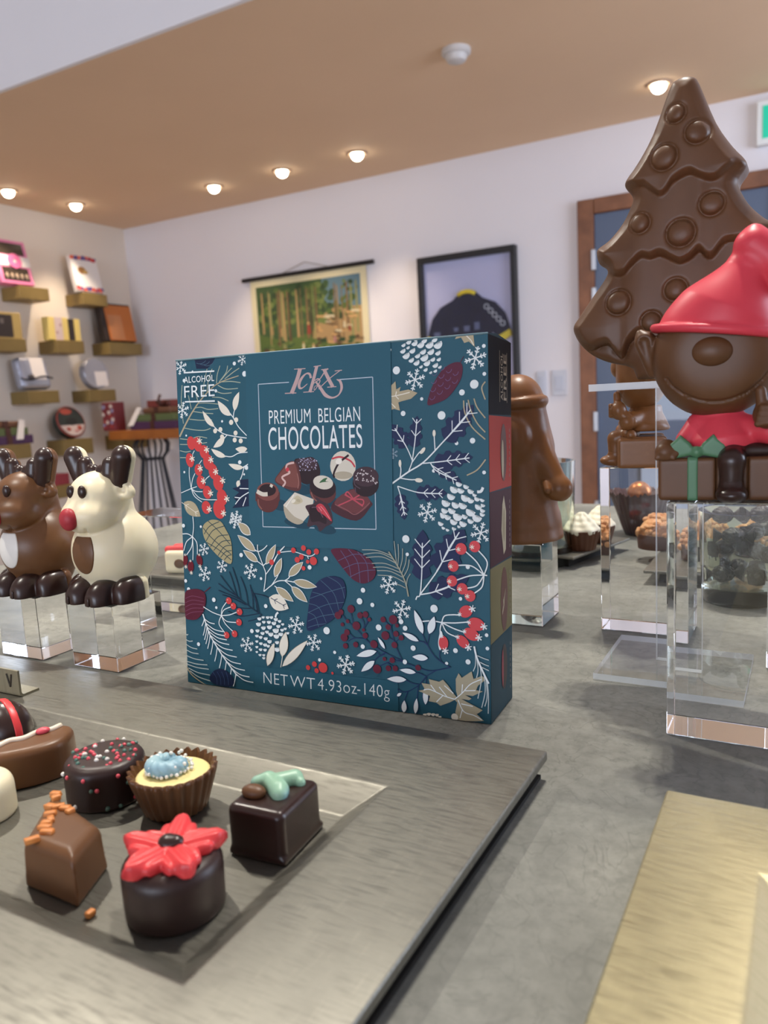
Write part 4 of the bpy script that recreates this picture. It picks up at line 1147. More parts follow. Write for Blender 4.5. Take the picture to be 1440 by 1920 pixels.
# --- upper left strip
PO(cA, [(190, 270), (355, 262), (330, 310), (290, 350), (205, 350)], NAVD, False)
ARCS(cA, (230, 250), 60, 3, BLG, .6, 1.4, 30, 8, 4)
for p in ([(110, 820), (190, 835), (270, 838), (318, 822)], [(150, 750), (240, 758), (328, 755)], [(180, 688), (260, 700), (338, 706)], [(190, 662), (240, 655), (300, 672), (378, 665)], [(215, 625), (290, 622), (420, 635)], [(330, 575), (400, 580), (460, 605)], [(345, 520), (410, 545), (485, 540)], [(375, 480), (440, 510), (535, 505)], [(390, 455), (480, 450), (555, 460)], [(365, 465), (370, 400), (392, 325)], [(385, 455), (440, 380), (453, 325)], [(400, 440), (460, 370), (487, 343)], [(430, 430), (500, 375), (545, 345)], [(75, 905), (150, 910), (220, 888), (290, 900)], [(75, 950), (180, 950), (290, 935)], [(75, 1000), (120, 1010), (160, 1003)], [(75, 1055), (130, 1055)], [(102, 785), (92, 700), (85, 600), (92, 480)], [(165, 670), (150, 600), (140, 560)], [(215, 600), (200, 540), (205, 500)], [(260, 560), (265, 470), (290, 350)], [(290, 540), (300, 440), (330, 350)]):
    ST(cA, p, 6, '#a9b3a0')
ST(cA, [(72, 890), (120, 790), (175, 690), (250, 585), (370, 470), (540, 405)], 15, BEI, 6)
for x, y, r in ((80, 335, 60), (95, 678, 64), (572, 275, 45), (520, 1535, 58)): A.flake(cA((x, y)), r * S, WHT, .3)
DOTS(cA, [(507, 308, 14), (588, 390, 20), (108, 443, 13), (410, 767, 9), (550, 1092, 15), (110, 1170, 9), (125, 880, 8), (585, 1188, 8), (603, 1135, 16), (360, 525, 12), (175, 372, 8)])
for p in ([(605, 900), (450, 875), (380, 840), (330, 790)], [(605, 880), (540, 810), (500, 740), (470, 700)], [(500, 740), (505, 690), (530, 640)], [(450, 875), (420, 910), (380, 950)], [(400, 1035), (480, 1048), (540, 1020), (612, 1012)], [(500, 1135), (560, 1137), (620, 1105)], [(585, 1125), (570, 1190), (545, 1250)]): ST(cA, p, 7, WHT)
for a, b, w in (((478, 722), (375, 603), 58), ((508, 685), (545, 533), 52), ((350, 812), (255, 683), 44), ((430, 890), (340, 975), 50), ((610, 985), (515, 985), 46), ((440, 1048), (322, 985), 44), ((580, 1135), (460, 1105), 42), ((540, 1235), (530, 1290), 36)): LF(cA, a, b, w, CRM, bend=.06)
DOTS(cA, [(355, 843, 18), (397, 832, 18), (410, 890, 18), (517, 860, 18), (510, 915, 18), (558, 922, 18), (482, 775, 19), (522, 755, 18)], CRM)
PO(cA, [(500, 1370), (545, 1330), (490, 1300), (560, 1280), (550, 1230), (622, 1225), (624, 1440), (560, 1450), (490, 1455), (530, 1410)], NAVD, False)
for p in ([(515, 1425), (560, 1370), (622, 1330)], [(510, 1370), (555, 1375)], [(550, 1300), (620, 1302)], [(575, 1440), (600, 1370)]): ST(cA, p, 7, WHT)
for p in ([(85, 1335), (165, 1300)], [(165, 1300), (150, 1200), (150, 1130)], [(165, 1300), (175, 1230), (195, 1180)], [(165, 1300), (210, 1285)], [(165, 1300), (200, 1322), (255, 1325)], [(165, 1300), (190, 1360), (250, 1408)], [(165, 1300), (240, 1380), (370, 1390)], [(225, 1110), (250, 1075)], [(175, 1030), (190, 1000)], [(280, 1225), (310, 1200)]): ST(cA, p, 6, WHT)
for x, y, rx, ry, sx, sy in ((165, 940, 38, 52, 0, 0), (215, 950, 38, 55, 16, -30), (268, 1010, 42, 52, 20, -20), (155, 1075, 38, 55, 18, -15), (300, 1090, 46, 60, 22, -20), (223, 1153, 36, 45, 14, -15), (340, 1165, 42, 60, 20, 0), (243, 1250, 40, 52, 20, -12), (380, 1255, 46, 60, 35, -20), (293, 1330, 40, 50, 26, 5), (410, 1370, 46, 62, 38, 10), (285, 1450, 42, 50, 24, 12), (388, 1465, 55, 72, 34, 30)):
    OV(cA, x, y, rx, ry, REDI, -12)
    if sx or sy: A.star(cA((x + sx, y + sy)), 26 * S, CRM)
LF(cA, (108, 1408), (240, 1522), 105, BEI); TICKS(cA, (90, 1410), (215, 1500), CRM, 2, 34, 5)

# --- upper right strip
for x, y, r in ((480, 155, 14), (475, 200, 18), (500, 235, 24), (520, 130, 18), (565, 140, 20), (515, 175, 12), (548, 197, 20), (612, 150, 24), (680, 150, 26), (745, 150, 28), (588, 237, 18), (630, 205, 20), (690, 205, 22), (745, 215, 18), (540, 270, 18), (580, 290, 20), (640, 250, 26), (705, 265, 16), (752, 265, 14), (615, 322, 12), (660, 292, 22), (725, 310, 18), (650, 345, 14), (690, 367, 10), (725, 355, 12), (760, 325, 12), (640, 120, 18), (720, 112, 18), (575, 110, 14)): A.scale(cB((x, y)), r * 1.12 * S, .45, WHT)
PO(cB, [(878, 112), (890, 85), (940, 78), (1020, 72), (1030, 172), (985, 130), (950, 142), (925, 100)], BEI, False)
ST(cB, [(960, 80), (1000, 120), (1022, 160)], 6, CRM)
for x, y, r in ((570, 425, 72), (1035, 258, 74), (665, 1448, 70)): A.flake(cB((x, y)), r * S, WHT, .25)
A.flake(cB((402, 995)), 36 * S, '#8fa5b5', .5)
ST(cB, [(915, 300), (945, 245)], 5, WIN)
PO(cB, [(668, 620), (680, 540), (720, 440), (780, 350), (850, 300), (910, 290), (936, 320), (930, 400), (890, 480), (820, 565), (740, 605)], WIN)
for q in range(16):
    x = 705 + (q % 4) * 58 + (q // 4) * 6; y = 560 - (q // 4) * 62 - (q % 4) * 42
    if 690 < x < 925 and y > 310: ST(cB, [(x - 22, y + 6), (x - 8, y + 20), (x + 12, y + 10), (x + 20, y - 10)], 3, '#6a5a86')
PO(cB, [(378, 660), (376, 480), (420, 437), (426, 500), (460, 480), (450, 515), (520, 500), (590, 527), (540, 572), (470, 590), (442, 600), (455, 663), (410, 650)], BEI, False)
for p in ([(380, 555), (440, 545), (530, 522)], [(420, 550), (428, 515)], [(420, 550), (445, 575)], [(380, 600), (420, 640)]): ST(cB, p, 6, CRM)
DOTS(cB, [(427, 353, 26), (1027, 460, 28), (932, 523, 19), (622, 573, 11), (479, 685, 17), (775, 700, 27), (1014, 895, 18), (891, 915, 12), (715, 1127, 12), (1103, 1140, 12), (1101, 165, 12), (1105, 380, 12), (378, 195, 10)])
for a, b, w in (((505, 945), (388, 768), 120), ((560, 950), (587, 703), 105), ((800, 895), (1022, 618), 165), ((715, 1062), (1018, 1020), 125), ((715, 1085), (930, 1222), 85), ((575, 1298), (818, 1300), 110), ((450, 1305), (490, 1505), 100)): A.oak(cB(a), cB(b), w * S, NAV)
for p in ([(945, 585), (955, 680), (1010, 790), (1112, 885)], [(980, 580), (1000, 660), (1050, 760), (1112, 830)], [(1025, 570), (1050, 640), (1112, 720)], [(1112, 440), (1085, 490), (1112, 578)], [(970, 1162), (1050, 1120), (1115, 1040)]): ST(cB, p, 8, BEI)
ST(cB, [(393, 1226), (520, 1135), (640, 1058), (800, 890), (930, 750), (1000, 655)], 11, WHT, 7)
for p in ([(520, 1135), (548, 1060), (545, 1035), (500, 935), (415, 800)], [(548, 1060), (570, 900), (585, 730)], [(550, 1060), (600, 990), (640, 960)], [(615, 1072), (780, 1055), (990, 1028)], [(690, 1068), (740, 1130), (890, 1200)], [(725, 968), (718, 850)], [(455, 1180), (462, 1120), (453, 1060)], [(455, 1183), (530, 1195), (580, 1195)], [(435, 1245), (600, 1295), (780, 1303)], [(437, 1248), (465, 1340), (490, 1470)]): ST(cB, p, 7, WHT)
for a, b, n, l in (((500, 935), (415, 800), 2, 42), ((570, 900), (585, 740), 2, 48), ((810, 880), (1000, 655), 3, 70), ((760, 1057), (985, 1028), 3, 45), ((700, 1085), (885, 1200), 3, 40), ((590, 1295), (780, 1303), 3, 42), ((455, 1320), (488, 1465), 3, 32)): TICKS(cB, a, b, WHT, n, l, 6)
for x, y, rx, ry, r in ((718, 838, 11, 22, 0), (630, 972, 12, 26, 40), (455, 1070, 10, 24, 0), (600, 1200, 28, 14, 5)): OV(cB, x, y, rx, ry, CRM, r)
for f, lst in ((cB, [(910, 1225, 20), (875, 1265, 28), (850, 1320, 26), (925, 1275, 22), (965, 1245, 18), (810, 1370, 28), (885, 1385, 26), (960, 1330, 28), (1000, 1280, 20), (1030, 1310, 14), (1000, 1350, 22), (940, 1390, 26), (1050, 1340, 18), (1090, 1350, 14), (800, 1430, 22), (855, 1430, 24), (1000, 1440, 30), (1060, 1400, 22), (1092, 1430, 16), (785, 1475, 16), (825, 1478, 20), (900, 1475, 30), (955, 1475, 18), (1050, 1484, 30), (1095, 1390, 14)]), (cD, [(785, 22, 18), (822, 42, 20), (770, 90, 18), (870, 75, 24), (905, 32, 26), (942, 90, 24), (1000, 70, 20), (955, 40, 16), (822, 140, 12), (872, 130, 14), (910, 115, 11), (790, 125, 12), (1045, 42, 26), (1090, 20, 16)])):
    for x, y, r in lst: A.scale(f((x, y)), r * 1.1 * S, -.35, WHT)
ST(cB, [(1050, 1290), (1080, 1285), (1095, 1255)], 18, WHT)

# --- lower left
PO(cC, [(258, 150), (270, 100), (330, 65), (400, 80), (440, 140), (475, 210), (490, 300), (483, 415), (400, 370), (330, 300), (275, 220)], '#a99f78')
for p in ([(270, 180), (310, 120), (390, 80)], [(285, 235), (340, 150), (430, 115)], [(320, 280), (380, 200), (460, 185)], [(345, 310), (410, 240), (478, 230)], [(380, 350), (430, 280), (488, 268)], [(300, 75), (380, 150), (475, 260)], [(262, 130), (340, 220), (485, 340)], [(290, 245), (380, 300), (485, 385)], [(400, 365), (440, 320), (488, 310)], [(430, 385), (460, 350), (488, 345)]): ST(cC, p, 6, '#26434c')
for p in ([(180, 40), (186, 120), (178, 200)], [(178, 200), (130, 240), (108, 312)], [(178, 200), (170, 280), (130, 345)], [(178, 200), (182, 300), (180, 385)], [(178, 200), (212, 250), (216, 340)], [(178, 200), (140, 178), (98, 178)]): ST(cC, p, 7, WHT)
for x, y, rx, ry, r in ((120, 388, 24, 45, 8), (163, 436, 29, 45, 5), (232, 386, 28, 44, -15)):
    OV(cC, x, y, rx, ry, '#6a1526', r); A.star(cC((x + 5, y + ry + 4)), 16 * S, CRM); A.star(cC((x - 2, y - ry)), 11 * S, CRM)
for x, y, r in ((268, 300, 50), (275, 495, 60), (412, 435, 50), (638, 475, 62), (610, 1055, 62), (1000, 900, 70), (1140, 1040, 66), (1393, 1215, 72), (520, 75, 60)): A.flake(cC((x, y)), r * S, WHT, .25)
DOTS(cC, [(107, 112, 15), (245, 120, 10), (565, 345, 16), (723, 532, 11), (760, 750, 15), (348, 700, 17), (368, 762, 11), (148, 616, 15), (125, 550, 14), (650, 948, 16), (227, 1052, 15), (1237, 375, 17), (1243, 945, 26), (1307, 1117, 12), (1187, 1177, 12), (1108, 443, 16)])
PO(cC, [(118, 650), (180, 615), (250, 625), (285, 680), (270, 780), (220, 850), (160, 858), (122, 830)], '#5a1a30'); ST(cC, [(255, 650), (285, 630), (320, 600)], 8, '#5a1a30')
for q in range(5): ST(cC, [(122, 690 + 34 * q), (180, 670 + 32 * q), (270, 690 + 26 * q)], 4, '#7c4560')
for p in ([(730, 822), (640, 760), (530, 670), (400, 505)], [(530, 670), (500, 560), (470, 475)], [(560, 690), (540, 580), (495, 440)], [(620, 740), (600, 620), (560, 515)], [(660, 770), (655, 680), (635, 580)], [(690, 790), (680, 710), (650, 620)], [(705, 800), (690, 720), (665, 650)], [(665, 650), (740, 665), (800, 690)], [(535, 675), (450, 620), (383, 570)], [(560, 700), (470, 660), (385, 625)], [(600, 740), (500, 690), (415, 660)], [(640, 770), (520, 760), (430, 710)], [(700, 810), (560, 830), (460, 790)], [(720, 825), (680, 855), (620, 870)]): ST(cC, p, 7, '#152a44')
PO(cC, [(1090, 942), (1095, 800), (1120, 650), (1180, 550), (1280, 512), (1370, 540), (1397, 640), (1370, 750), (1300, 850), (1200, 912)], NAV)
for p in ([(1195, 545), (1300, 650), (1340, 780)], [(1250, 515), (1350, 580), (1385, 690)], [(1130, 640), (1230, 680), (1310, 840)], [(1100, 730), (1180, 760), (1240, 880)], [(1095, 800), (1150, 830), (1180, 915)], [(1390, 600), (1250, 640), (1110, 690)], [(1380, 720), (1240, 740), (1100, 800)], [(1330, 810), (1200, 830), (1095, 870)], [(1240, 890), (1160, 900), (1095, 920)]): ST(cC, p, 4, BLG)
for p in ([(745, 635), (760, 500), (740, 430), (700, 320), (695, 262)], [(745, 635), (800, 590), (850, 555), (910, 548), (1010, 565)], [(700, 320), (670, 300), (640, 270)], [(740, 430), (715, 410), (690, 392)], [(740, 430), (770, 400), (800, 350)], [(760, 500), (810, 430), (860, 330), (905, 280)], [(700, 320), (740, 300), (772, 268)], [(805, 588), (850, 520), (865, 480)], [(910, 548), (940, 530), (960, 500)], [(910, 548), (950, 580), (980, 610)], [(830, 590), (850, 605), (870, 630)]): ST(cC, p, 7, WHT)
for a, b, w in (((675, 312), (540, 190), 58), ((695, 395), (585, 310), 48), ((765, 415), (838, 265), 46), ((833, 515), (885, 373), 48), ((945, 510), (1053, 404), 52), ((985, 555), (1162, 597), 52), ((968, 600), (1087, 716), 56), ((845, 605), (977, 711), 56), ((636, 182), (543, 90), 62)): LF(cC, a, b, w, BEI, WHT, 6)
for p in ([(865, 325), (960, 315), (1010, 325), (1110, 355), (1170, 320)], [(865, 325), (835, 370), (810, 415)], [(865, 325), (890, 300), (910, 275)], [(1090, 350), (1100, 375)]): ST(cC, p, 6, WHT)
DOTS(cC, [(980, 308, 20), (1102, 322, 20), (1163, 318, 21), (1043, 360, 20), (1010, 383, 21), (1093, 398, 14), (1138, 392, 30), (1060, 450, 16), (807, 402, 21), (865, 325, 14), (1060, 290, 20)], REDI)
LF(cC, (787, 682), (943, 770), 120, CRM); TICKS(cC, (800, 685), (915, 752), '#1f3350', 2, 30, 6)
for p in ([(408, 825), (340, 800), (265, 755)], [(408, 825), (415, 770), (450, 718)], [(408, 825), (430, 780), (488, 755)], [(408, 825), (470, 820), (530, 798)], [(408, 825), (450, 870), (525, 880)], [(408, 825), (440, 890), (500, 950)], [(408, 825), (390, 890), (435, 960)]): ST(cC, p, 7, WHT)
for x, y in ((467, 708), (503, 750), (552, 795), (548, 878), (513, 970), (450, 980)):
    A.disc(cC((x, y)), 26 * S, REDI); A.disc(cC((x - 10, y - 8)), 5 * S, '#f3b4ae')
mainb = catmull([(262, 812), (290, 900), (330, 1000), (430, 1160), (535, 1302)], 6, False)
for q in range(3, 25, 2):
    x, y = mainb[q]; l = 150 - 2 * abs(q - 14) - (50 if q < 5 else 0)
    ST(cC, [(x, y), (x + l * .5, y + l * .38), (x + l * 1.05, y + l * .52)], 7, WHT); ST(cC, [(x, y), (x - 8, y + l * .4), (x - 20, y + l * .75)], 7, WHT)
A.stroke([cC(q) for q in mainb], 11 * S, WHT)
for y0, x1, y1 in ((970, 145, 972), (1015, 182, 1026), (1052, 218, 1090), (1095, 228, 1128), (1140, 268, 1180), (1185, 298, 1216), (1208, 308, 1250), (1240, 318, 1297), (1262, 330, 1345)): ST(cC, [(128 + max(0, (y0 - 1200) * .5), y0), ((128 + x1) / 2, (y0 + y1) / 2 + 8), (x1, y1)], 7, '#b7c3c0')
ST(cC, [(132, 1228), (180, 1300), (290, 1380)], 11, BEI, 7)
PO(cC, [(315, 1320), (350, 1262), (420, 1250), (490, 1300), (510, 1360), (470, 1390), (380, 1375), (330, 1352)], NAVD)
for q in range(4): ST(cC, [(340 + 35 * q, 1270), (370 + 30 * q, 1320), (375 + 30 * q, 1375)], 4, '#3a4f78')
for x, y, r in ((710, 845, 16), (703, 887, 20), (740, 835, 12), (775, 835, 14), (805, 835, 14), (840, 850, 16), (870, 865, 14), (895, 890, 12), (915, 925, 12), (935, 960, 12), (745, 872, 14), (785, 872, 16), (825, 880, 18), (860, 905, 16), (890, 935, 14), (742, 917, 18), (790, 910, 20), (840, 937, 24), (880, 967, 18), (695, 940, 16), (735, 960, 16), (770, 950, 15), (800, 967, 20), (845, 982, 22), (690, 982, 14), (720, 992, 15), (760, 1003, 16), (790, 1025, 18), (850, 1033, 16), (690, 1026, 12), (722, 1042, 14), (755, 1052, 16), (690, 1070, 12), (720, 1090, 14), (755, 1093, 14), (690, 1110, 10), (715, 1133, 12), (745, 1135, 12), (745, 1158, 12), (780, 1062, 14), (850, 1086, 22), (820, 1055, 12), (900, 1000, 14)): A.scale(cC((x, y)), r * 1.15 * S, .15, WHT)
ST(cC, [(838, 840), (845, 815), (860, 800)], 15, WHT)
for a, b, w in (((775, 1222), (827, 1043), 56), ((890, 1150), (920, 955), 70), ((893, 1228), (1092, 1023), 62)): LF(cC, a, b, w, CRM, '#8d8977', 4)
ST(cC, [(880, 1235), (888, 1190), (895, 1140)], 6, CRM)
DOTS(cC, [(1097, 1237, 18), (1147, 1210, 20), (1215, 1238, 36), (1165, 1262, 18), (1290, 1282, 10)], REDI)

# --- lower right
PO(cD, [(-70, 290), (80, 290), (190, 340), (250, 400), (272, 470), (240, 530), (170, 555), (90, 520), (20, 440), (-40, 360)], WIN)
for p in ([(0, 300), (60, 400), (80, 510)], [(60, 292), (130, 390), (150, 550)], [(130, 310), (200, 400), (215, 545)], [(-20, 380), (100, 330), (190, 340)], [(20, 440), (120, 400), (240, 400)], [(70, 505), (170, 460), (268, 450)]): ST(cD, p, 4, '#5b5c80')
for p in ([(370, 310), (450, 440), (500, 550), (522, 655)],): ST(cD, p, 10, '#9c9c8a')
for p in ([(390, 340), (280, 300), (165, 295)], [(410, 370), (300, 320), (175, 330)], [(430, 400), (320, 350), (195, 355)], [(445, 440), (340, 400), (240, 400)], [(460, 470), (350, 430), (250, 430)], [(475, 505), (380, 460), (280, 455)], [(490, 545), (400, 500), (285, 490)], [(500, 590), (450, 565), (400, 560)], [(430, 400), (420, 300), (412, 228)], [(440, 420), (447, 330), (443, 250)], [(455, 450), (475, 370), (478, 285)], [(470, 480), (500, 400), (508, 330)], [(480, 510), (518, 440), (528, 370)], [(505, 580), (515, 520), (537, 480)]): ST(cD, p, 6, '#9fa79f')
for a, b, w in (((620, 530), (632, 140), 165), ((745, 450), (955, 138), 215), ((680, 632), (992, 500), 150)): A.oak(cD(a), cD(b), w * S, NAV)
for x, y, r in ((370, 565, 66), (470, 755, 70), (1080, 165, 70), (40, 1180, 74)): A.flake(cD((x, y)), r * S, WHT, .25)
DOTS(cD, [(503, 212, 26), (514, 330, 12), (980, 427, 14), (173, 606, 17), (146, 691, 22), (245, 719, 15), (720, 748, 26), (293, 893, 21), (466, 848, 17), (497, 899, 17), (171, 1040, 16), (559, 1052, 18), (885, 1071, 16), (495, 1158, 16), (817, 1170, 11), (982, 1158, 17), (924, 672, 12), (1125, 952, 12), (1131, 1055, 12)])
for p in ([(580, 680), (590, 655), (612, 640), (625, 490), (630, 242)], [(612, 640), (750, 450), (830, 290), (915, 160)], [(615, 640), (700, 625), (800, 595), (860, 565)]): ST(cD, p, 9, WHT, 7)
for a, b, n, l in (((625, 500), (630, 245), 3, 80), ((740, 460), (910, 170), 3, 78), ((690, 628), (850, 570), 2, 55)): TICKS(cD, a, b, WHT, n, l, 7)
for p in ([(1105, 490), (1050, 390), (960, 305)], [(1105, 490), (1130, 390), (1060, 300)], [(1105, 490), (1010, 420), (905, 415)], [(1105, 490), (1000, 495), (890, 530)], [(1105, 490), (1050, 570), (975, 590)], [(1105, 490), (1090, 580), (1030, 630)], [(1105, 490), (1130, 493)]): ST(cD, p, 8, WHT)
for x, y, r in ((928, 288, 38), (1033, 270, 37), (868, 420, 37), (858, 535, 36), (937, 595, 37), (997, 650, 37)):
    A.disc(cD((x, y)), r * S, '#d44a50'); A.star(cD((x - 20, y + 2)), 16 * S, CRM)
for p in ([(620, 848), (700, 842), (780, 855)], [(780, 855), (800, 805), (860, 795), (922, 798)], [(780, 855), (880, 858), (990, 850)], [(780, 855), (870, 900), (955, 930)], [(780, 855), (820, 930), (905, 970)], [(780, 855), (768, 900), (768, 960)]): ST(cD, p, 8, WHT)
PO(cD, [(770, 920), (788, 960), (770, 1075), (752, 1010)], WHT)
for x, y, rx, ry, r, sx, sy in ((965, 770, 48, 38, -30, 50, -22), (1045, 868, 57, 42, 12, 60, 17), (1008, 945, 55, 38, 25, 57, 25), (942, 1003, 50, 34, 42, 43, 42), (793, 1012, 33, 46, 0, 15, 60)):
    OV(cD, x, y, rx, ry, '#d44a50', r); A.star(cD((x + sx, y + sy)), 24 * S, WHT); A.star(cD((x - sx * .95, y - sy * .9)), 15 * S, WHT)
for p in ([(0, 780), (55, 845), (110, 890), (190, 980), (257, 1035), (350, 1090), (480, 1152)], [(75, 750), (85, 810), (100, 860)], [(55, 1000), (110, 975), (200, 980)], [(60, 930), (110, 975)], [(192, 793), (205, 850), (180, 900)], [(222, 832), (180, 900)], [(150, 800), (180, 860), (178, 900)], [(405, 840), (390, 890), (410, 990), (430, 1050), (478, 1152)], [(330, 832), (390, 890)], [(345, 955), (410, 990)], [(467, 972), (412, 1010)], [(480, 1155), (400, 1150), (300, 1190)], [(420, 1200), (360, 1165)], [(510, 1168), (660, 1222), (740, 1222), (848, 1200)], [(845, 1200), (740, 1130), (670, 1030), (630, 940)], [(670, 1030), (685, 940)], [(670, 1030), (640, 1005), (600, 998)], [(775, 1160), (762, 1110), (768, 1065)], [(740, 1222), (660, 1270), (600, 1340), (500, 1390), (440, 1365)], [(660, 1270), (620, 1250), (575, 1235)], [(660, 1275), (660, 1345)], [(600, 1340), (590, 1440)], [(520, 1385), (490, 1460)], [(345, 1090), (310, 1110), (280, 1078)], [(345, 1085), (290, 1120), (258, 1150)], [(600, 1330), (550, 1320), (505, 1295)]): ST(cD, p, 6, '#1b2f5c')
DOTS(cD, [(80, 750, 28), (4, 775, 20), (55, 845, 14), (14, 870, 14), (150, 800, 22), (192, 793, 22), (222, 832, 14), (122, 880, 30), (177, 912, 12), (50, 930, 22), (28, 970, 28), (190, 955, 20), (38, 1035, 20), (117, 1025, 20), (257, 1022, 28), (328, 832, 20), (405, 832, 31), (367, 890, 20), (435, 878, 14), (345, 955, 30), (427, 942, 20), (467, 972, 19), (415, 1028, 22), (338, 1135, 14), (398, 1145, 20), (282, 1213, 31), (368, 1207, 20), (422, 1208, 20), (597, 1203, 20), (-20, 800, 26)], '#641d34')
for a, b, w in (((342, 1057), (288, 968), 24), ((277, 1076), (123, 1112), 46), ((262, 1150), (160, 1232), 44), ((635, 942), (568, 758), 48), ((683, 942), (723, 808), 52), ((602, 998), (476, 932), 36), ((674, 1130), (553, 1118), 42), ((580, 1240), (456, 1218), 34), ((507, 1295), (358, 1288), 42), ((655, 1487), (655, 1343), 38), ((488, 1548), (492, 1453), 38), ((576, 1556), (587, 1438), 32), ((435, 1420), (470, 1398), 20)): LF(cD, a, b, w, WHT, '#1b2f5c', 4)
PO(cD, [(905, 1440), (890, 1380), (888, 1290), (910, 1245), (935, 1280), (1010, 1230), (1025, 1290), (1090, 1265), (1122, 1292), (1060, 1340), (1045, 1375), (1097, 1385), (1020, 1420), (960, 1412), (1010, 1440), (990, 1452), (930, 1442), (1000, 1480), (1095, 1530), (1050, 1560), (1105, 1612), (1040, 1615), (960, 1620), (900, 1602), (885, 1545), (900, 1470), (880, 1450), (840, 1470), (770, 1495), (740, 1472), (680, 1460), (690, 1420), (600, 1380), (650, 1370), (625, 1320), (690, 1330), (680, 1290), (760, 1310), (790, 1295), (830, 1340), (870, 1400)], '#aca48b', False)
for p in ([(880, 1445), (940, 1395), (1000, 1330), (1090, 1290)], [(935, 1398), (940, 1330)], [(960, 1380), (1040, 1378)], [(880, 1445), (800, 1420), (690, 1370), (640, 1375)], [(820, 1425), (760, 1350)], [(790, 1415), (740, 1465)], [(740, 1395), (695, 1335)], [(905, 1450), (950, 1540), (1030, 1570), (1090, 1605)], [(940, 1520), (920, 1590)], [(930, 1480), (1020, 1500)], [(870, 1400), (800, 1340)]): ST(cD, p, 6, WHT)
for p in ([(1055, 1110), (1100, 1130), (1143, 1145)], [(1075, 1160), (1115, 1180), (1143, 1190)], [(1090, 1200), (1143, 1225)], [(1040, 1090), (1040, 1180), (1022, 1230)], [(1050, 1130), (1060, 1220), (1048, 1280)], [(1075, 1180), (1085, 1300), (1058, 1440)], [(1105, 1240), (1115, 1380), (1088, 1510)], [(1130, 1300), (1140, 1420), (1138, 1556)], [(1120, 1270), (1130, 1420), (1112, 1500)]): ST(cD, p, 6, '#c3cfd0')
ST(cD, [(1030, 1038), (1050, 1125), (1100, 1240), (1142, 1325)], 12, WHT)
for x, y, r in ((650, 1560, 14), (680, 1555, 15), (712, 1558, 15), (742, 1562, 14), (765, 1578, 12)): A.scale(cD((x, y)), r * S, .2, CRM)
A.disc(cD((880, 1582)), 24 * S, CRM)
A.build('printed_winter_pattern', t_box)

# --- label panels, with lettering and pictures
def panel(name, quad, col, th, parent):
    P = [UV(*q) for q in quad]; n = 4
    v = [F3(min(max(a, .0003), BWD - .0003), min(max(b, .0001), BHT * LN - .0001), .00046) for a, b in P]
    return mesh_obj(name, v, [(3, 2, 1, 0)], col, parent)
lp = panel('centre_label', [(460.5, 660), (733, 630), (738.5, 1033), (470, 1024)], TEAL2, 0, t_box)
np_ = panel('weight_label', [(479, 1250), (747, 1278), (748, 1345), (480, 1305)], TEAL2, 0, t_box)
off0 = .00050
def sub(name, parent):
    global A
    A = Art(); A.off = off0; return A
# thin frame line
sub('', lp); LINE = '#bcc9d6'
for p in ([(543, 718), (485.3, 721.8), (494.3, 988.5), (706, 993.5), (699.6, 708.4), (637.6, 713)],):
    Q = [UV(*q) for q in p]
    for a, b in zip(Q, Q[1:]): A.stroke([a, b], .00042, LINE)
A.build('frame_line', lp)
# logo lettering, drawn by hand
sub('', lp); ROSE = mat('logo_rose', '#b99d9c', .4, metal=.2); W_ = 4.2353
def LG(pts, wf): A.stroke([cA(q) for q in pts], 0, ROSE, k=6, wf=[w * S * .86 for w in wf])
LG([(1032, 350), (1010, 430), (965, 545)], [36, 34, 36]); LG([(985, 354), (1075, 349)], [7, 7]); LG([(912, 546), (1002, 542)], [8, 8])
LG([(1118, 425), (1108, 393), (1080, 390), (1045, 425), (1025, 470), (1028, 500), (1050, 503), (1090, 470)], [22, 20, 10, 22, 26, 24, 10, 5])
LG([(1165, 330), (1140, 430), (1110, 536)], [28, 27, 28]); LG([(1140, 334), (1198, 325)], [7, 7]); LG([(1058, 537), (1142, 531)], [7, 7])
LG([(1135, 470), (1190, 430), (1230, 370), (1252, 350)], [6, 8, 10, 14])
LG([(1148, 445), (1175, 430), (1190, 450), (1160, 505), (1145, 520), (1150, 490), (1195, 480)], [5, 10, 8, 6, 6, 5, 5])
LG([(1155, 450), (1195, 505), (1235, 560), (1290, 580), (1340, 555), (1362, 500), (1350, 450), (1322, 436)], [10, 26, 30, 14, 10, 24, 22, 5])
LG([(1222, 355), (1258, 430), (1292, 494)], [30, 30, 30]); LG([(1200, 358), (1258, 352)], [7, 7]); LG([(1248, 497), (1320, 492)], [7, 7])
LG([(1348, 366), (1270, 425), (1195, 495), (1180, 512)], [6, 7, 7, 6]); LG([(1308, 368), (1365, 362)], [7, 7])
A.build('logo_lettering', lp)
# words
sub('', lp); INK = mat('lettering_white', '#e9f0f2', .5)
def W(body, pbl, pbr, ptl, bold=0.0):
    a, b, c = UV(*pbl), UV(*pbr), UV(*ptl)
    A.write(body, a[0], (a[1] + b[1]) / 2, b[0], c[1] - a[1], INK, bold=bold)
W('PREMIUM', (505.8, 796.6), (583.5, 793.6), (505.8, 771.0), -.004); W('BELGIAN', (598.3, 793.2), (676.3, 790.8), (598.3, 766.8), -.004)
W('CHOCOLATES', (505.0, 843.8), (680.5, 841), (505, 802.6), .002)
A.build('title_lettering', lp)
sub('', np_)
W('NET', (495.5, 1281.5), (541, 1287.2), (495.5, 1261), -.012); W('WT', (545.5, 1287.6), (592, 1293.5), (545.5, 1267), -.012); W('4.93', (597, 1294), (641, 1298.6), (597, 1273), -.012)
W('oz', (645, 1299.2), (670, 1302.3), (645, 1277), -.012); W('-140g', (671, 1302.6), (731.5, 1308.5), (671, 1281), -.012)
A.build('weight_lettering', np_)
sub('', t_box)
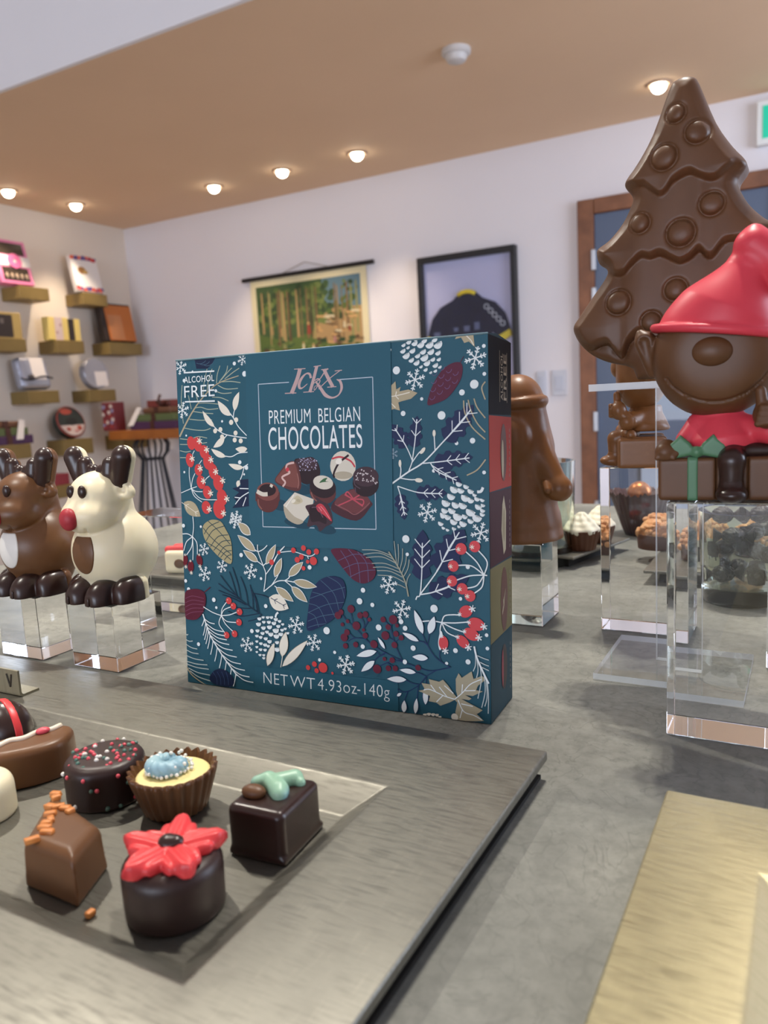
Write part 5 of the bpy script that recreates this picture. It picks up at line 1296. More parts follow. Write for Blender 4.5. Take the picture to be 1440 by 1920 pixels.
W('ALCOHOL', (346.4, 718.6), (403, 716.2), (346.4, 707.2), .008); W('FREE', (347, 746.3), (403.8, 744.4), (347, 724.6), .0)
for a, b in (((346, 700.2), (403, 697)), ((348, 754.6), (404, 753))): A.stroke([UV(*a), UV(*b)], .00075, INK)
A.build('alcohol_free_lettering', t_box)
# printed picture of nine pralines
sub('', lp); MK, MKL, DKK, DKL, IV, IVD, PKR = '#5f3434', '#7d4a45', '#2c1d24', '#443039', '#d8d2c4', '#b3a995', '#c8404e'
def sh(f, pts, c, sm=True): PO(f, pts, c, sm)
for x, y, rx, ry in ((870, 1430, 90, 40), (1010, 1300, 120, 40), (1150, 1250, 90, 50), (1240, 1395, 110, 40), (1010, 1580, 110, 30), (1230, 1620, 90, 35)): OV(cA, x, y, rx, ry, '#1b4356', 10)
sh(cA, [(985, 1080), (1060, 1060), (1130, 1052), (1180, 1110), (1187, 1200), (1110, 1262), (1035, 1240)], DKK)
sh(cA, [(1000, 1075), (1120, 1055), (1165, 1085), (1160, 1140), (1040, 1150)], DKL)
rnd = random.Random(8)
for q in range(60): A.disc(cA((rnd.uniform(1020, 1165), rnd.uniform(1060, 1160))), rnd.uniform(2, 5) * S, '#b9b6d2')
sh(cA, [(985, 1085), (1025, 1150), (1042, 1280), (1005, 1322), (900, 1290), (832, 1240), (870, 1170), (930, 1100)], MK); sh(cA, [(985, 1090), (1018, 1200), (1020, 1290), (905, 1275), (840, 1235), (880, 1170), (935, 1105)], MKL)
ST(cA, [(985, 1095), (930, 1110), (925, 1150), (950, 1175), (890, 1210), (915, 1250), (895, 1285)], 14, '#d9b9b4'); A.disc(cA((932, 1150)), 15 * S, PKR)
OV(cA, 1372, 1122, 100, 103, IV); OV(cA, 1372, 1195, 75, 26, IVD); ST(cA, [(1285, 1065), (1350, 1050), (1430, 1080), (1468, 1130)], 12, PKR); ST(cA, [(1418, 1035), (1340, 1100), (1300, 1180), (1305, 1215)], 15, DKK)
OV(cA, 1212, 1330, 106, 82, MK, 8); OV(cA, 1212, 1290, 106, 75, DKK, 8); OV(cA, 1215, 1252, 80, 48, IV, 8); sh(cA, [(1185, 1255), (1215, 1225), (1250, 1215), (1235, 1240), (1260, 1245), (1215, 1250)], '#3f6b45')
OV(cA, 775, 1400, 96, 82, MK); PO(cA, [(679, 1330), (871, 1330), (871, 1400), (679, 1400)], MK, False); OV(cA, 775, 1325, 96, 66, MKL); OV(cA, 775, 1312, 72, 44, DKK)
ST(cA, [(690, 1322), (735, 1345), (775, 1345)], 30, IV); ST(cA, [(795, 1272), (815, 1285)], 22, IV)
sh(cA, [(900, 1430), (990, 1330), (1140, 1385), (1130, 1480), (1060, 1560), (1000, 1580), (920, 1530)], IV, False); sh(cA, [(905, 1440), (985, 1520), (1060, 1560), (1010, 1585), (925, 1535)], IVD); sh(cA, [(965, 1410), (1010, 1355), (1055, 1400), (1010, 1425)], '#c9bfa2')
sh(cA, [(1075, 1440), (1140, 1420), (1160, 1370), (1205, 1400), (1265, 1440), (1292, 1565), (1240, 1600), (1190, 1640), (1160, 1590), (1090, 1600), (1105, 1510)], DKL); sh(cA, [(1110, 1450), (1170, 1440), (1230, 1500), (1240, 1580), (1180, 1560), (1120, 1560)], DKK)
sh(cA, [(1160, 1440), (1195, 1420), (1235, 1455), (1285, 1560), (1220, 1510), (1175, 1480)], PKR)
sh(cB, [(100, 1265), (235, 1365), (225, 1412), (120, 1512), (-62, 1440), (-58, 1370), (0, 1330)], '#4a2730'); sh(cB, [(100, 1268), (228, 1362), (120, 1455), (-50, 1375)], '#6d3b3f')
for p in ([(-20, 1395), (90, 1345), (165, 1300)], [(30, 1310), (90, 1345), (170, 1400)], [(90, 1345), (40, 1310), (55, 1290), (95, 1340)], [(90, 1345), (170, 1350), (165, 1390), (95, 1345)]): ST(cB, p, 9, '#c0505f')
OV(cB, 192, 1225, 100, 90, DKK); OV(cB, 192, 1172, 98, 68, DKL)
for q in range(34): A.disc(cB((rnd.uniform(105, 280), rnd.uniform(1115, 1225))), rnd.uniform(3, 6) * S, '#cdc4c6')
HL = '#8d5f58'
ST(cA, [(700, 1385), (705, 1430), (730, 1465)], 10, HL); ST(cA, [(1010, 1180), (1022, 1240), (1015, 1300)], 7, '#9a6a64'); ST(cA, [(1120, 1330), (1135, 1370), (1165, 1400)], 9, HL)
ST(cA, [(1060, 1080), (1140, 1085)], 8, '#6a5a70'); OV(cA, 1340, 1085, 26, 20, '#f0ece2', -20); ST(cA, [(920, 1445), (985, 1350)], 8, '#efebe0'); ST(cA, [(1125, 1450), (1170, 1455), (1215, 1530)], 6, '#6d5263')
ST(cA, [(1195, 1440), (1225, 1475), (1268, 1540)], 5, '#e8949a'); ST(cA, [(1180, 1445), (1205, 1480)], 5, '#e8949a')
ST(cB, [(-45, 1385), (40, 1425), (118, 1462), (225, 1372)], 6, '#8f5a5c'); ST(cB, [(110, 1255), (115, 1290)], 8, '#5a4555'); ST(cB, [(100, 1180), (110, 1235), (150, 1265)], 6, '#5d4a58')
OV(cA, 980, 1400, 20, 12, '#ece6d6', -30); OV(cA, 1020, 1395, 18, 11, '#b7ac90', 20)
A.build('printed_pralines', lp)

# --- right side: coloured bands with small pictures
def SD(s, v, off=.0001):
    """point on the right side face: s from front (0) to back (1), v = height"""
    y0 = v * LEAN; y1 = DB + (yt + DT - DB) * v / (BHT - .003)
    return (BWD + off, y0 + (y1 - y0) * s, v * (1 - s) + s * v * (BHT - .003) / BHT)
def hz(py): return UV(914, py)[1] / LN
hs = [BHT, hz(779), hz(925), hz(1068), hz(1211), 0]
for k, (nm, mm) in enumerate((('black_band', K), ('red_band', RED_B), ('wine_band', WINE_B), ('olive_band', OLIVE_B), ('teal_band', TEALD))):
    a, b = hs[k + 1] + .0001, hs[k]
    bp = mesh_obj(nm, [SD(0.01, a), SD(.99, a + .0006), SD(.99, b - (0.0003 if k else .0)), SD(0.01, b - .0002)], [(0, 1, 2, 3)], mm, t_box)
    m = MB(); c = (a + b) / 2
    def el(s0, v0, rs, rv, mi, off, n=18): m.add([SD(s0 + rs * math.cos(2 * math.pi * q / n), v0 + rv * math.sin(2 * math.pi * q / n), off) for q in range(n)], [tuple(range(n))], mi)
    if k == 0:
        A2 = Art()
        for body, s0, caph in (('ALCOHOL', .60, .0030), ('FREE', .76, .0042)):
            pts, fs = A2.text(body, 0, 0, .0215, caph, INK, bold=.01)
            m.add([SD(s0 - (yv) / .0345, c - .0105 + xv, .0002) for xv, yv in pts], fs, 0)
        for s0 in (.46, .78): m.add([SD(s0, c - .0115, .0002), SD(s0 + .012, c - .0115, .0002), SD(s0 + .012, c + .012, .0002), SD(s0, c + .012, .0002)], [(0, 1, 2, 3)], 0)
        m.build('side_lettering', mat('lettering_tan', '#b3a691', .5), bp)
    else:
        if k == 1: el(.62, c, .14, .0135, 0, .0002); el(.57, c - .003, .05, .009, 1, .0003)
        elif k == 2: m.add([SD(.55, c + .010, .0002), SD(.62, c + .014, .0002), SD(.72, c + .006, .0002), SD(.70, c - .012, .0002), SD(.60, c - .014, .0002), SD(.50, c - .002, .0002)], [(5, 4, 3, 2, 1, 0)], 1); el(.62, c, .05, .008, 3, .0003)
        elif k == 3:
            el(.62, c - .001, .16, .0155, 0, .0002)
            m.add([SD(.52, c - .008, .0003), SD(.60, c - .004, .0003), SD(.58, c, .0003), SD(.68, c + .004, .0003), SD(.66, c + .0025, .0003), SD(.55, c - .001, .0003), SD(.57, c - .0035, .0003), SD(.51, c - .0065, .0003)], [tuple(range(8))], 1)
        else: el(.60, c + .002, .14, .011, 2, .0002); el(.52, c + .002, .04, .009, 4, .0003)
        rr = random.Random(k)
        for q in range(9):
            z = c - .012 + q * .0027; m.add([SD(.88, z, .0002), SD(.90, z, .0002), SD(.90, z + .0016, .0002), SD(.88, z + .0016, .0002)], [(0, 1, 2, 3)], 5)
        m.build('side_picture', [mat('side_milk', '#5d352b', .45), mat('side_ivory', '#b5a98c', .45), mat('side_dark', '#2b1d20', .45), mat('side_cream', '#9b8e70', .45), mat('side_red', '#8c3440', .45), mat('side_line', '#8c7f72', .5)], bp)
# ================================================================== pralines on the tray (mm, standing on the recess floor)
ZR = ZT - .008 + .0002
CARAMEL = mat('caramel_crunch', '#c97a3a', .45, noise=(300, '#d98f4c', .4, .65))
YELLOW = mat('yellow_cream', '#f0dd9a', .4, sss=.1); BLUES = mat('blue_icing', '#7fa9bd', .4, noise=(90, '#a5c3c8', .35, .65)); MINTI = mat('mint_icing', '#93bba0', .4, noise=(70, '#86b6c2', .45, .6))
PEARL = mat('white_pearl', '#f2efe6', .35); SPR = mat('sprinkle_red', '#d9525f', .4); SPG = mat('sprinkle_green', '#4d6f63', .4); SPW = mat('sprinkle_white', '#e8e3da', .4)
PIPED = mat('piped_red', '#dd3f42', .36, spec=.45); PIPEW = mat('piped_ivory', '#ecdcc6', .4)
GRP = 'pralines in the serving tray'
def praline(label, x, y, rot=0.0):
    return thing('praline', label, 'praline', (x, y, ZR), rot, GRP)
def cyl(p, r, h, k=2.0, taper=0.0, c=(0, 0)):
    rr = np.sqrt((p[0] - c[0]) ** 2 + (p[1] - c[1]) ** 2) + taper * p[2]
    return smax(smax(rr - r, p[2] - h, k), .0 - p[2], .8)

# 1 dark round praline with the red flower
c = PZ(331, 1697, ZR)
t = praline('round dark praline topped with a red flower, nearest the tray front', c.x, c.y)
sdf_mesh('praline_body', lambda p: cyl(p, 14.6, 17.0, 5.0, -.02 + .0 * 1), (-16, -16, 0), (16, 16, 18), .5, DARK2, t)
def petals(p, a0=math.radians(118)):
    d = np.full(p[0].shape, 1e9)
    for k in range(5):
        a = a0 + k * 2 * math.pi / 5; ca, sa = math.cos(a), math.sin(a)
        x = p[0] * ca + p[1] * sa; y = -p[0] * sa + p[1] * ca; z = p[2]
        rise = 17.6 + .07 * x
        wd = 5.5 * np.clip(np.sin(np.clip((x + .5) / 16.5, 0, 1) ** .95 * math.pi), .05, 1) ** .9
        th = 2.75 - .32 * np.cos(y * 2.0)
        q = np.sqrt((np.maximum(abs(x - 7.6) - 7.0, 0)) ** 2 + (y / np.maximum(wd, .4) * 2.6) ** 2 + (z - rise) ** 2) - th
        d = smin(d, q * .8, .25)
    return d
sdf_mesh('red_flower', petals, (-17, -17, 14), (17, 17, 23), .4, PIPED, t, 2)
sdf_mesh('flower_centre', lambda p: smin(ell(p, (-.6, 0, 20.2), (3.3, 3.0, 2.3)), ell(p, (1.8, .8, 20.4), (2.2, 2.2, 1.9)), 1), (-5, -5, 16), (5, 5, 24), .3, DARK, t)

# 2 milk diamond with crunch
zt_ = ZR + .016
W0 = [PZ(43, 1572, zt_), PZ(134, 1606, zt_), PZ(187, 1543, zt_), PZ(98, 1480, zt_)]
cw = sum(W0, Vector()) / 4
t = praline('milk chocolate diamond praline sprinkled with orange caramel bits', cw.x, cw.y)
wp = [((q.x - cw.x) * 1000 * 1.08, (q.y - cw.y) * 1000 * 1.08) for q in W0]
def wedge(p):
    d = poly_sd(p[0][:, :, :1], p[1][:, :, :1], wp) + 0 * p[2]
    d = d + 2.0 - .10 * (16 - p[2]) * 0 + .06 * p[2]
    return smax(smax(d - 2.0, p[2] - 16, 4.0), -p[2], .8)
def _bounds(pts, pad): return (min(q[0] for q in pts) - pad, min(q[1] for q in pts) - pad), (max(q[0] for q in pts) + pad, max(q[1] for q in pts) + pad)
b0, b1 = _bounds(wp, 2)
sdf_mesh('praline_body', wedge, (*b0, 0), (*b1, 17), .5, MILK2, t, 2)
for px, py, a, l in ((104, 1487, .3, 2.0), (105, 1494, 1.2, 1.6), (94, 1511, .1, 2.0), (110, 1511, .9, 2.0), (122, 1514, .3, 2.0), (131, 1519, 1.5, 1.4), (94, 1524, .6, 2.1), (95, 1535, 2.6, 1.7), (88, 1541, .5, 1.8), (84, 1550, .2, 2.2), (88, 1558, .4, 2.4), (60, 1573, 1.0, 2.3)):
    q = PZ(px, py, zt_ + .0006); m = MB()
    rr = random.Random(px * 7 + py)
    m.box(-l, l, -1.15, 1.15, -.9, 1.0)
    m.v = [(v[0] * rr.uniform(.8, 1.1) * math.cos(a) - v[1] * math.sin(a), v[0] * math.sin(a) + v[1] * rr.uniform(.7, 1.2) * math.cos(a), v[2]) for v in m.v]
    m.build('caramel_bit', CARAMEL, t, bevel=.0004, segs=2, scale=.001, loc=(q.x - cw.x, q.y - cw.y, zt_ - ZR + .0002), auto=1.2)

# 3 dark round with sprinkles
cs = PZ(203, 1488, ZR)
t = praline('round dark praline covered in tiny red, white and green sprinkles', cs.x, cs.y)
sdf_mesh('praline_body', lambda p: cyl(p, 15.0, 16.6, 4.5, -.01), (-17, -17, 0), (17, 17, 18), .5, DARK2, t)
rnd = random.Random(11)
def sprinkles(parent, n, fn, r, kinds):
    for k in range(n):
        q = fn(k); m = MB().ball(q, (r * rnd.uniform(.85, 1.25), r, r), 8, 6); m.build('sprinkle', kinds[k % len(kinds)], parent, True, scale=.001)
def sp_fn(k):
    if k < 62:
        a = rnd.uniform(0, 6.283); rr = 13.4 * math.sqrt(rnd.random()) if k > 40 else 12.5 * math.sqrt(rnd.random()); return (rr * math.cos(a) - (1.5 if k > 40 else 0), rr * math.sin(a) + 1, 16.7 - (max(0, rr - 11) ** 1.6) * .35)
    a = rnd.uniform(math.pi * .9, math.pi * 2.05); z = rnd.choice((1.2, 1.6, 2.2, 9, 13)); return (15.2 * math.cos(a), 15.2 * math.sin(a), z)
sprinkles(t, 84, sp_fn, .82, [SPR, SPR, SPG, SPW, SPR, SPG])

# 4 fluted milk cup with yellow cream and blue swirl
cc = PZ(331, 1513, ZR)
t = praline('fluted milk chocolate cup filled with yellow cream and a blue pearled swirl', cc.x, cc.y)
m = MB()
NF = 24; N = NF * 6
prof = [(.4, 0), (10.6, 0), (11.2, .6), (13.2, 7), (15.2, 13.6), (15.7, 15.6), (14.7, 15.9), (14.0, 13.4), (13.2, 12.0)]
amp = [0, .03, .045, .05, .05, .05, .05, .05, .03]
for k, (r, z) in enumerate(prof):
    for a in range(N):
        th = 2 * math.pi * a / N; ph = (a % 6) / 6
        tri = 1 - abs(2 * ph - 1) * 2
        rr = r * (1 + amp[k] * tri); zz = z + (.55 * tri if k in (5, 6) else 0)
        m.v.append((rr * math.cos(th), rr * math.sin(th), zz))
for k in range(len(prof) - 1):
    for a in range(N):
        b = (a + 1) % N; m.f.append((k * N + a, k * N + b, (k + 1) * N + b, (k + 1) * N + a)); m.i.append(0)
m.build('fluted_cup', MILK2, t, scale=.001, auto=1.4)
sdf_mesh('yellow_cream', lambda p: smax(smax(np.sqrt(p[0] ** 2 + p[1] ** 2) - 13.7, p[2] - 14.4 + (p[0] ** 2 + p[1] ** 2) * .004, 1.0), 12.3 - p[2], .3), (-15, -15, 11), (15, 15, 15), .5, YELLOW, t)
def swirl(p):
    d = np.full(p[0].shape, 1e9); pr_ = None
    for q in range(17):
        u = q / 16; a = 2.2 + u * 5.6; r = 6.4 - 1.6 * u if q < 13 else 5.2 - (q - 12) * .9
        c_ = (-2.2 + r * math.cos(a), 0.6 + r * .95 * math.sin(a), 15.4 + 1.2 * math.sin(u * 3.1)); rad = 2.2 + .8 * math.sin(u * 3.1)
        if pr_ is not None: d = smin(d, cap(p, pr_[0], c_, pr_[1], rad), .6)
        pr_ = (c_, rad)
    ang = np.arctan2(p[1] - .6, p[0] + 2.2)
    return d + .18 * np.sin(ang * 14 + p[2] * 1.5)
sdf_mesh('blue_swirl', swirl, (-13, -10, 12), (9, 11, 20), .4, BLUES, t, 1)
def pe_fn(k):
    a = rnd.uniform(0, 6.283) if k > 24 else -2.6 + k * .21; r = rnd.uniform(7.6, 8.8) if k < 25 else rnd.uniform(5, 8); z = 15.0 + rnd.uniform(0, .8) if k < 25 else 17.8 + rnd.uniform(-.4, .6)
    return (-2.2 + r * math.cos(a), .6 + r * math.sin(a), z)
sprinkles(t, 48, pe_fn, .72, [PEARL])

# 5 dark block with mint leaf and little egg
cr_ = Vector((-.1563, .1935, 0))
t = praline('square dark praline with mint icing swirl and small brown egg on top', cr_.x, cr_.y, math.radians(4))
sdf_mesh('praline_body', lambda p: smin(rbox(p, (0, 0, 9), (10.8, 12.6, 8.6), 2.6), rbox(p, (.2, 0, 1.2), (11.0, 12.8, 1.3), .9), 1.2), (-13, -15, 0), (13, 15, 19), .5, DARK, t, 2)
def mint(p):
    d = cap(p, (-7.6, 2.0, 17.0), (-4.5, 4.0, 17.6), 2.5, 2.8)
    d = smin(d, cap(p, (-4.5, 4.2, 17.4), (2.6, -.6, 17.2), 2.9, 3.3), .8)
    d = smin(d, cap(p, (2.6, -.6, 17.2), (3.8, -2.2, 17.0), 3.2, 2.8), .8)
    d = smin(d, cap(p, (-.6, 4.6, 17.2), (3.2, 8.4, 17.2), 3.2, 3.0), .8)
    d = smin(d, cap(p, (3.2, 8.6, 17.2), (6.2, 7.2, 16.8), 2.8, 1.8), .8)
    return smax(d, 15.4 - p[2], .6)
sdf_mesh('mint_icing', lambda p: mint((p[0], p[1], p[2] - 1.4)), (-12, -7, 15), (10, 13, 24), .4, MINTI, t)
sdf_mesh('chocolate_egg', lambda p: ell(p, (-5.0, -4.2, 18.8), (4.5, 3.1, 2.4)), (-11, -9, 15), (1, 0, 23), .35, MILK, t)

# 6 milk half moon with white line
t = praline('milk chocolate half-moon praline with a wavy white line and red drop', -.2800, .1920, math.radians(58))
hm = catmull([(-20, -6), (-12, -10.5), (0, -12), (10, -10), (16, -4), (18, 4), (15, 9), (8, 9.5), (-4, 9), (-16, 8.5), (-21, 3)], 5, True)
sdf_mesh('praline_body', lambda p: smax(smax(poly_sd(p[0][:, :, :1], p[1][:, :, :1], hm) + 0 * p[2] + .05 * p[2], p[2] - 15.5 + .03 * p[0] * 0, 3.6), -p[2], .8), (-24, -14, 0), (20, 12, 17), .5, MILK2, t, 2)
m = MB(); pts = [(-21 + k * 1.3, -2.2 + k * .30 + 1.0 * math.sin(k * .75), 15.6 + .25) for k in range(27)]
m.tube([(x, y, z - max(0, x - 12) * .12) for x, y, z in pts], 1.15, 10); m.build('white_line', PIPEW, t, True, scale=.001)
sdf_mesh('red_drop', lambda p: ell(p, (5.5, 3.2, 16.4), (2.9, 2.0, 1.4)), (2, 0, 13), (9, 6, 19), .35, SPR, t)

# 7 dark praline with red stripe
t = praline('dark rounded praline with a glossy red stripe at the left frame edge', -.3280, .2130, math.radians(-10))
drk = lambda p: smax(ell(p, (0, 0, 2), (15.5, 12, 14.5)), -p[2], .8)
sdf_mesh('praline_body', drk, (-17, -14, 0), (17, 14, 18), .5, DARK, t)
sdf_mesh('red_stripe', lambda p: np.maximum(drk(p) - .55, np.maximum(abs(p[1] - 1.5 + .12 * p[0]) - 1.7, 3.0 - p[2])), (-18, -8, 2), (18, 10, 19), .4, PIPED, t)

# 8 white praline cut by the frame
cw8 = PZ(-34, 1528, ZR)
t = praline('smooth white praline cut off by the left frame edge', cw8.x, cw8.y)
sdf_mesh('praline_body', lambda p: cyl(p, 12.5, 15.5, 6.0, .02), (-14, -14, 0), (14, 14, 17), .6, WHITEC, t)

q = PZ(170, 1718, ZR)
o = sdf_mesh('caramel_crumb', lambda p: rbox(p, (0, 0, .9), (1.1, 1.5, 1.0), .5), (-2, -2, 0), (2, 2, 2.5), .3, CARAMEL, None)
o.location = (q.x, q.y, ZR); tag(o, 'single orange caramel crumb fallen on the tray floor', 'crumb')

# ================================================================== treats behind, on the far part of the counter
GREYT = metal_mat('grey_tray', '#6f6d66', '#8b877b', '#4f4d48', 1, 1, .42, .6)
def flat_tray(label, loc, w, d, rot):
    t = thing('serving_tray', label, 'tray', loc, rot)
    MB().box(0, w, 0, d, .0085, .0110).build('tray_plate', GREYT, t, bevel=.0008)
    MB().box(.010, w - .010, .010, d - .010, 0, .0083).build('base_board', UNDER, t)
    return t
a = PZ(1075, 1045, .011); b = PZ(1126, 1026, .011); rt = math.atan2(b.y - a.y, b.x - a.x) - math.pi / 2
W3, D3 = .20, max((b - a).length, .05)
flat_tray('grey serving tray under the cream-topped cups, beyond the brown Santa', (a.x - W3 * math.cos(rt), a.y - W3 * math.sin(rt), 0), W3, D3 + .06, rt)
CREAMW = mat('whipped_cream', '#ece6cf', .5, sss=.1); CUPM = mat('cup_chocolate', '#5a3420', .4)
def cream_cup(label, loc, s=1.0):
    t = thing('cream_cup', label, 'cream cup', loc, 0, 'cream-topped chocolate cups'); t.scale = (s, s, s)
    N = 72; m = MB(); prof = [(.3, 0), (11, 0), (13.5, 9), (15.6, 17), (14.6, 17.2), (12, 14)]
    for k, (r, z) in enumerate(prof):
        for a in range(N):
            th = 2 * math.pi * a / N; rr = r * (1 + .035 * math.cos(18 * th) * (k > 0)); m.v.append((rr * math.cos(th), rr * math.sin(th), z))
    for k in range(len(prof) - 1):
        for a in range(N):
            b = (a + 1) % N; m.f.append((k * N + a, k * N + b, (k + 1) * N + b, (k + 1) * N + a)); m.i.append(0)
    m.build('fluted_cup', CUPM, t, scale=.001, auto=1.2)
    def cr(p):
        th = np.arctan2(p[1], p[0]); r = np.sqrt(p[0] ** 2 + p[1] ** 2)
        d = ell(p, (0, 0, 17), (15.5, 15.5, 6.5))
        for zc, rr, hh in ((21, 12.5, 5.5), (25, 8.5, 5), (28.5, 4.5, 4)): d = smin(d, ell(p, (0, 0, zc), (rr, rr, hh)), 1.5)
        return d + .6 * np.sin(th * 7 + p[2] * .25)
    sdf_mesh('whipped_cream', cr, (-18, -18, 11), (18, 18, 38), .9, CREAMW, t)
    return t
c1 = PZ(1090, 1036, .011); cp = cream_cup('cream-topped chocolate cup, nearer one at the tray corner', (c1.x - .003, c1.y + .014, .0112), 1.0)
copy_tree(cp, (c1.x + .004, c1.y + .052, .0112), 1.0, 'cream-topped chocolate cup, farther one behind its twin')
copy_tree(cp, (c1.x - .042, c1.y + .030, .0112), .4, 'cream-topped chocolate cup half hidden behind the brown Santa')

# big chocolate cup with the copper ball
bc = PZ(1200, 1003, .0005)
t = thing('dessert_cup', 'large dark chocolate cup with a copper-coloured ball, seen through the clear block', 'dessert cup', (bc.x, bc.y + .022, .0002))
N = 120; m = MB(); prof = [(.3, 0), (16, 0), (19, 8), (25.5, 28), (30, 40), (31.5, 42.5), (30, 42), (24, 30), (17, 26)]
rr_ = random.Random(3); jag = [rr_.uniform(-1.6, 2.6) for _ in range(N)]
for k, (r, z) in enumerate(prof):
    for a in range(N):
        th = 2 * math.pi * a / N; rr = r * (1 + .02 * math.cos(30 * th) * (k > 1)); m.v.append((rr * math.cos(th), rr * math.sin(th), z + (jag[a] if k in (5, 6) else 0)))
for k in range(len(prof) - 1):
    for a in range(N):
        b = (a + 1) % N; m.f.append((k * N + a, k * N + b, (k + 1) * N + b, (k + 1) * N + a)); m.i.append(0)
m.build('chocolate_cup', mat('cup_dark', '#472a28', .45), t, scale=.001, auto=1.2)
MB().ball((-.002, 0, .0415), .0115, 32, 20).build('copper_ball', mat('copper_pearl', '#b5713f', .28, metal=.7), t, True)
sdf_mesh('cup_filling', lambda p: smax(np.sqrt(p[0] ** 2 + p[1] ** 2) - 24, p[2] - 31, 1), (-26, -26, 24), (26, 26, 33), 1.2, CUPM, t)

# right back tray with nut clusters and name stand
tq = PZ(1212, 1062, .011)
flat_tray('grey serving tray with nut clusters behind the right-hand clear block', (tq.x, tq.y, 0), .20, .13, 0)
NUTM = mat('nut_pieces', '#d9a877', .55, noise=(200, '#c98a55', .35, .65))
def cluster(label, loc, s=1.0):
    t = thing('nut_cluster', label, 'nut cluster', loc, 0, 'nut clusters on the back tray'); t.scale = (s, s, s)
    rr = random.Random(21)
    m = MB()
    for k in range(70):
        a = rr.uniform(0, 6.28); e = rr.uniform(-.1, 1.4); R = .0165
        m.ball((R * math.cos(a) * math.cos(e), R * math.sin(a) * math.cos(e), .010 + .017 * math.sin(e)), (rr.uniform(.002, .0042), rr.uniform(.002, .004), rr.uniform(.002, .0034)), 7, 5)
    m.ball((0, 0, .012), (.0155, .0155, .0155), 14, 8)
    m.build('chopped_nuts', NUTM, t)
    MB().lathe([(.0003, 0), (.0165, 0), (.0175, .012), (.0003, .012)], 28).build('chocolate_base', CUPM, t, auto=.8)
    return t
k1 = PZ(1322, 1043, .011); cl = cluster('nut cluster directly behind the little M stand', (k1.x, k1.y + .016, .0112))
copy_tree(cl, (k1.x + .036, k1.y + .022, .0112), 1.2, 'nut cluster right of the M stand, behind the glass of wrapped sweets')
copy_tree(cl, (k1.x - .040, k1.y + .040, .0112), 2.2, 'nut cluster left of the M stand, seen through the clear column')
k2 = PZ(1306, 1061, .011); k3 = PZ(1345, 1061, .011)
t = thing('name_stand', 'small bent metal name stand with letter M before the nut clusters', 'name stand', (k2.x, k2.y - .001, .0112))
wd = k3.x - k2.x
m = MB(); prof = [(0, .022), (0, .0016), (.0003, .0006), (.0016, 0), (.012, 0), (.012, .001), (.002, .001), (.0012, .0018), (.001, .0025), (.001, .022)]
prof = [(-a, b) if b < .0015 and a > .0016 else (a, b) for a, b in prof]
v = [(0, a, b) for a, b in prof] + [(wd, a, b) for a, b in prof]; n = len(prof)
m = MB().box(0, wd, 0, .001, .001, .022).box(0, wd, -.010, .001, 0, .001)
m.build('bent_plate', STEEL, t, bevel=.0002)
m = MB()
for p, q in (((.22, .006), (.22, .017)), ((.22, .017), (.50, .008)), ((.50, .008), (.78, .017)), ((.78, .017), (.78, .006))): m.tube([(p[0] * wd, -.0002, p[1]), (q[0] * wd, -.0002, q[1])], .0008, 6)
m.build('letter_m', mat('engraved_dark', '#3b362b', .6), t)

# glass of dark wrapped sweets
def tumbler(label, loc, r, h, base, group=None):
    t = thing('glass_tumbler', label, 'glass', loc, 0, group)
    MB().lathe([(.0003, 0), (r * .92, 0), (r * .95, .001), (r, h * .5), (r * 1.04, h), (r * 1.04 - .0022, h), (r - .0025, h * .5), (r * .95 - .003, base + .003), (r * .8, base), (.0003, base)], 56).build('glass_body', GLASS, t, auto=.7)
    return t
j2 = PZ(1385, 1135, 0)
tumbler('thick glass tumbler of dark wrapped sweets, seen through the elf block', (j2.x, j2.y + .026, .0004), .026, .062, .011)
FOIL = mat('dark_wrapper', '#1a191e', .35, spec=.35, bump=(120, .8, .004))
def candy(label, loc, rot, s):
    t = thing('wrapped_sweet', label, 'wrapped sweet', loc, rot, 'dark wrapped sweets in the glass'); t.scale = (s, s, s)
    sdf_mesh('wrapped_body', lambda p: ell(p, (0, 0, 0), (9, 7.5, 7)) + .7 * np.sin(p[0] * 1.3 + p[1] * .9) * np.sin(p[2] * 1.1), (-11, -10, -9), (11, 10, 9), .8, FOIL, t)
    m = MB()
    for sg in (-1, 1):
        ring = [(sg * 8.5, 2 * math.cos(a), 2 * math.sin(a)) for a in [q * .785 for q in range(8)]] + [(sg * 15, 7 * math.cos(a) * (1 + .2 * (q % 2)), 7 * math.sin(a) * (1 + .2 * (q % 2))) for q, a in enumerate([q * .785 for q in range(8)])]
        m.add(ring, [(q, (q + 1) % 8, 8 + (q + 1) % 8, 8 + q) for q in range(8)])
    m.build('twisted_ends', FOIL, t, True, scale=.001)
    return t
pos = [(-.010, -.008, .020, .3), (.010, -.006, .021, 1.6), (-.002, .011, .020, 2.6), (-.010, .006, .035, .9), (.010, -.008, .036, 2.2), (-.004, -.010, .046, .1), (.008, .009, .046, 1.2), (-.012, .002, .058, .2), (.012, -.004, .060, .5)]
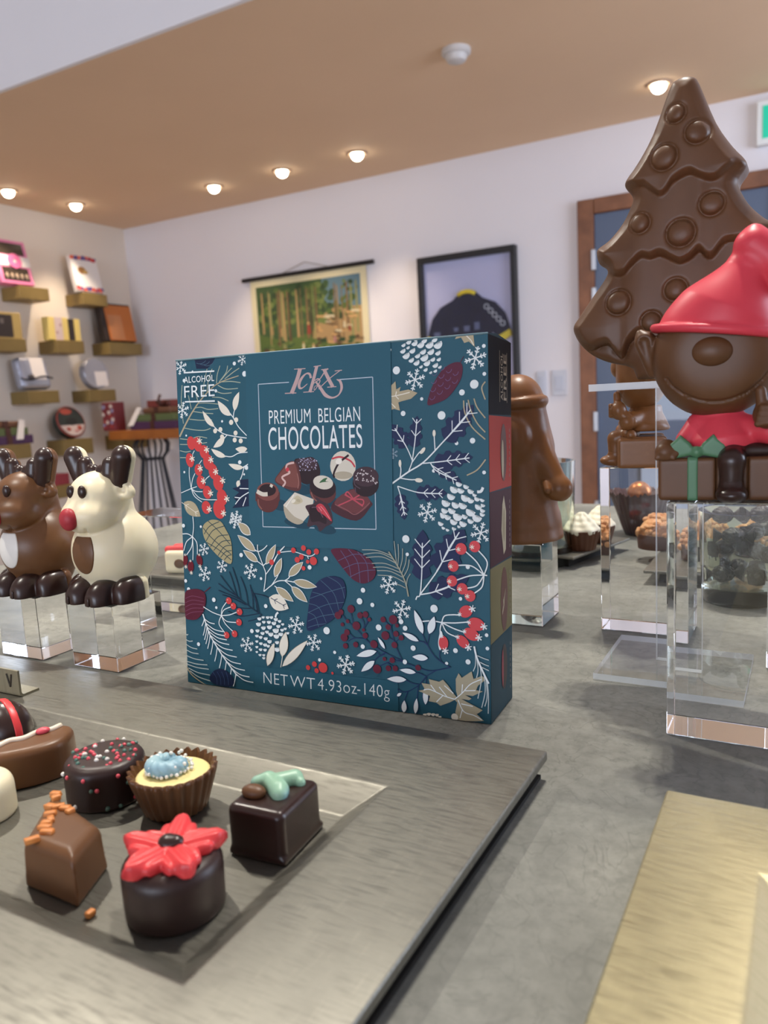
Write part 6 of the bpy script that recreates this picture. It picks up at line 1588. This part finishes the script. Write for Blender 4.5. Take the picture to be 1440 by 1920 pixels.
lab = ['lowest dark wrapped sweet on the left inside the glass tumbler', 'lowest dark wrapped sweet on the right inside the glass tumbler', 'lowest dark wrapped sweet at the back inside the glass tumbler', 'dark wrapped sweet halfway up the left of the glass tumbler', 'dark wrapped sweet halfway up the right of the glass tumbler', 'upper dark wrapped sweet at the front of the glass tumbler', 'upper dark wrapped sweet at the back of the glass tumbler', 'topmost dark wrapped sweet on the left rim of the tumbler', 'topmost dark wrapped sweet on the right rim of the tumbler']
cd = None
for (x, y, z, r), lb in zip(pos, lab):
    l = (j2.x + x, j2.y + .026 + y, z)
    if cd is None: cd = candy(lb, l, r, .8)
    else: copy_tree(cd, l, r, lb)
# greenish storage glass behind the santa
j1 = PZ(1072, 1075, 0)
jx = PY(1078, 1000, .645).x - .031
tumbler('tall greenish glass with a thick base behind the brown Santa', (jx, .645, .0004), .030, .088, .016)
m = sdf_mesh('truffle_ball', lambda p: sph(p, (0, 0, 0), 17) + .5 * np.sin(p[0] * 1.1) * np.sin(p[1] * 1.2) * np.sin(p[2]), (-19, -19, -19), (19, 19, 19), 1.0, DARK2, None)
m.location = (jx, .645, .0345); tag(m, 'dark truffle in the greenish glass behind the Santa', 'truffle')

# tray with the red and white praline behind the teal box
flat_tray('grey serving tray behind the left edge of the teal box', (-.545, .487, 0), .26, .14, 0)
rq = PZ(328, 1083, .011)
t = thing('praline', 'ivory praline with red icing stripes, seen left of the teal box', 'praline', (-.470, .506, .0112), .2, 'pralines behind the teal box')
sdf_mesh('praline_body', lambda p: rbox(p, (0, 0, 10), (13, 12, 10), 4), (-15, -14, 0), (15, 14, 22), .8, WHITEC, t)
sdf_mesh('red_icing', lambda p: smin(cap(p, (-11, -6, 20), (10, -5, 21), 3.2), cap(p, (-10, 5, 20), (11, 6, 21), 3), 1.5), (-16, -11, 15), (16, 11, 26), .6, PIPED, t)
sdf_mesh('brown_drop', lambda p: ell(p, (2, -12, 9), (5, 1.5, 4)), (-5, -15, 3), (9, -9, 15), .5, MILK, t)
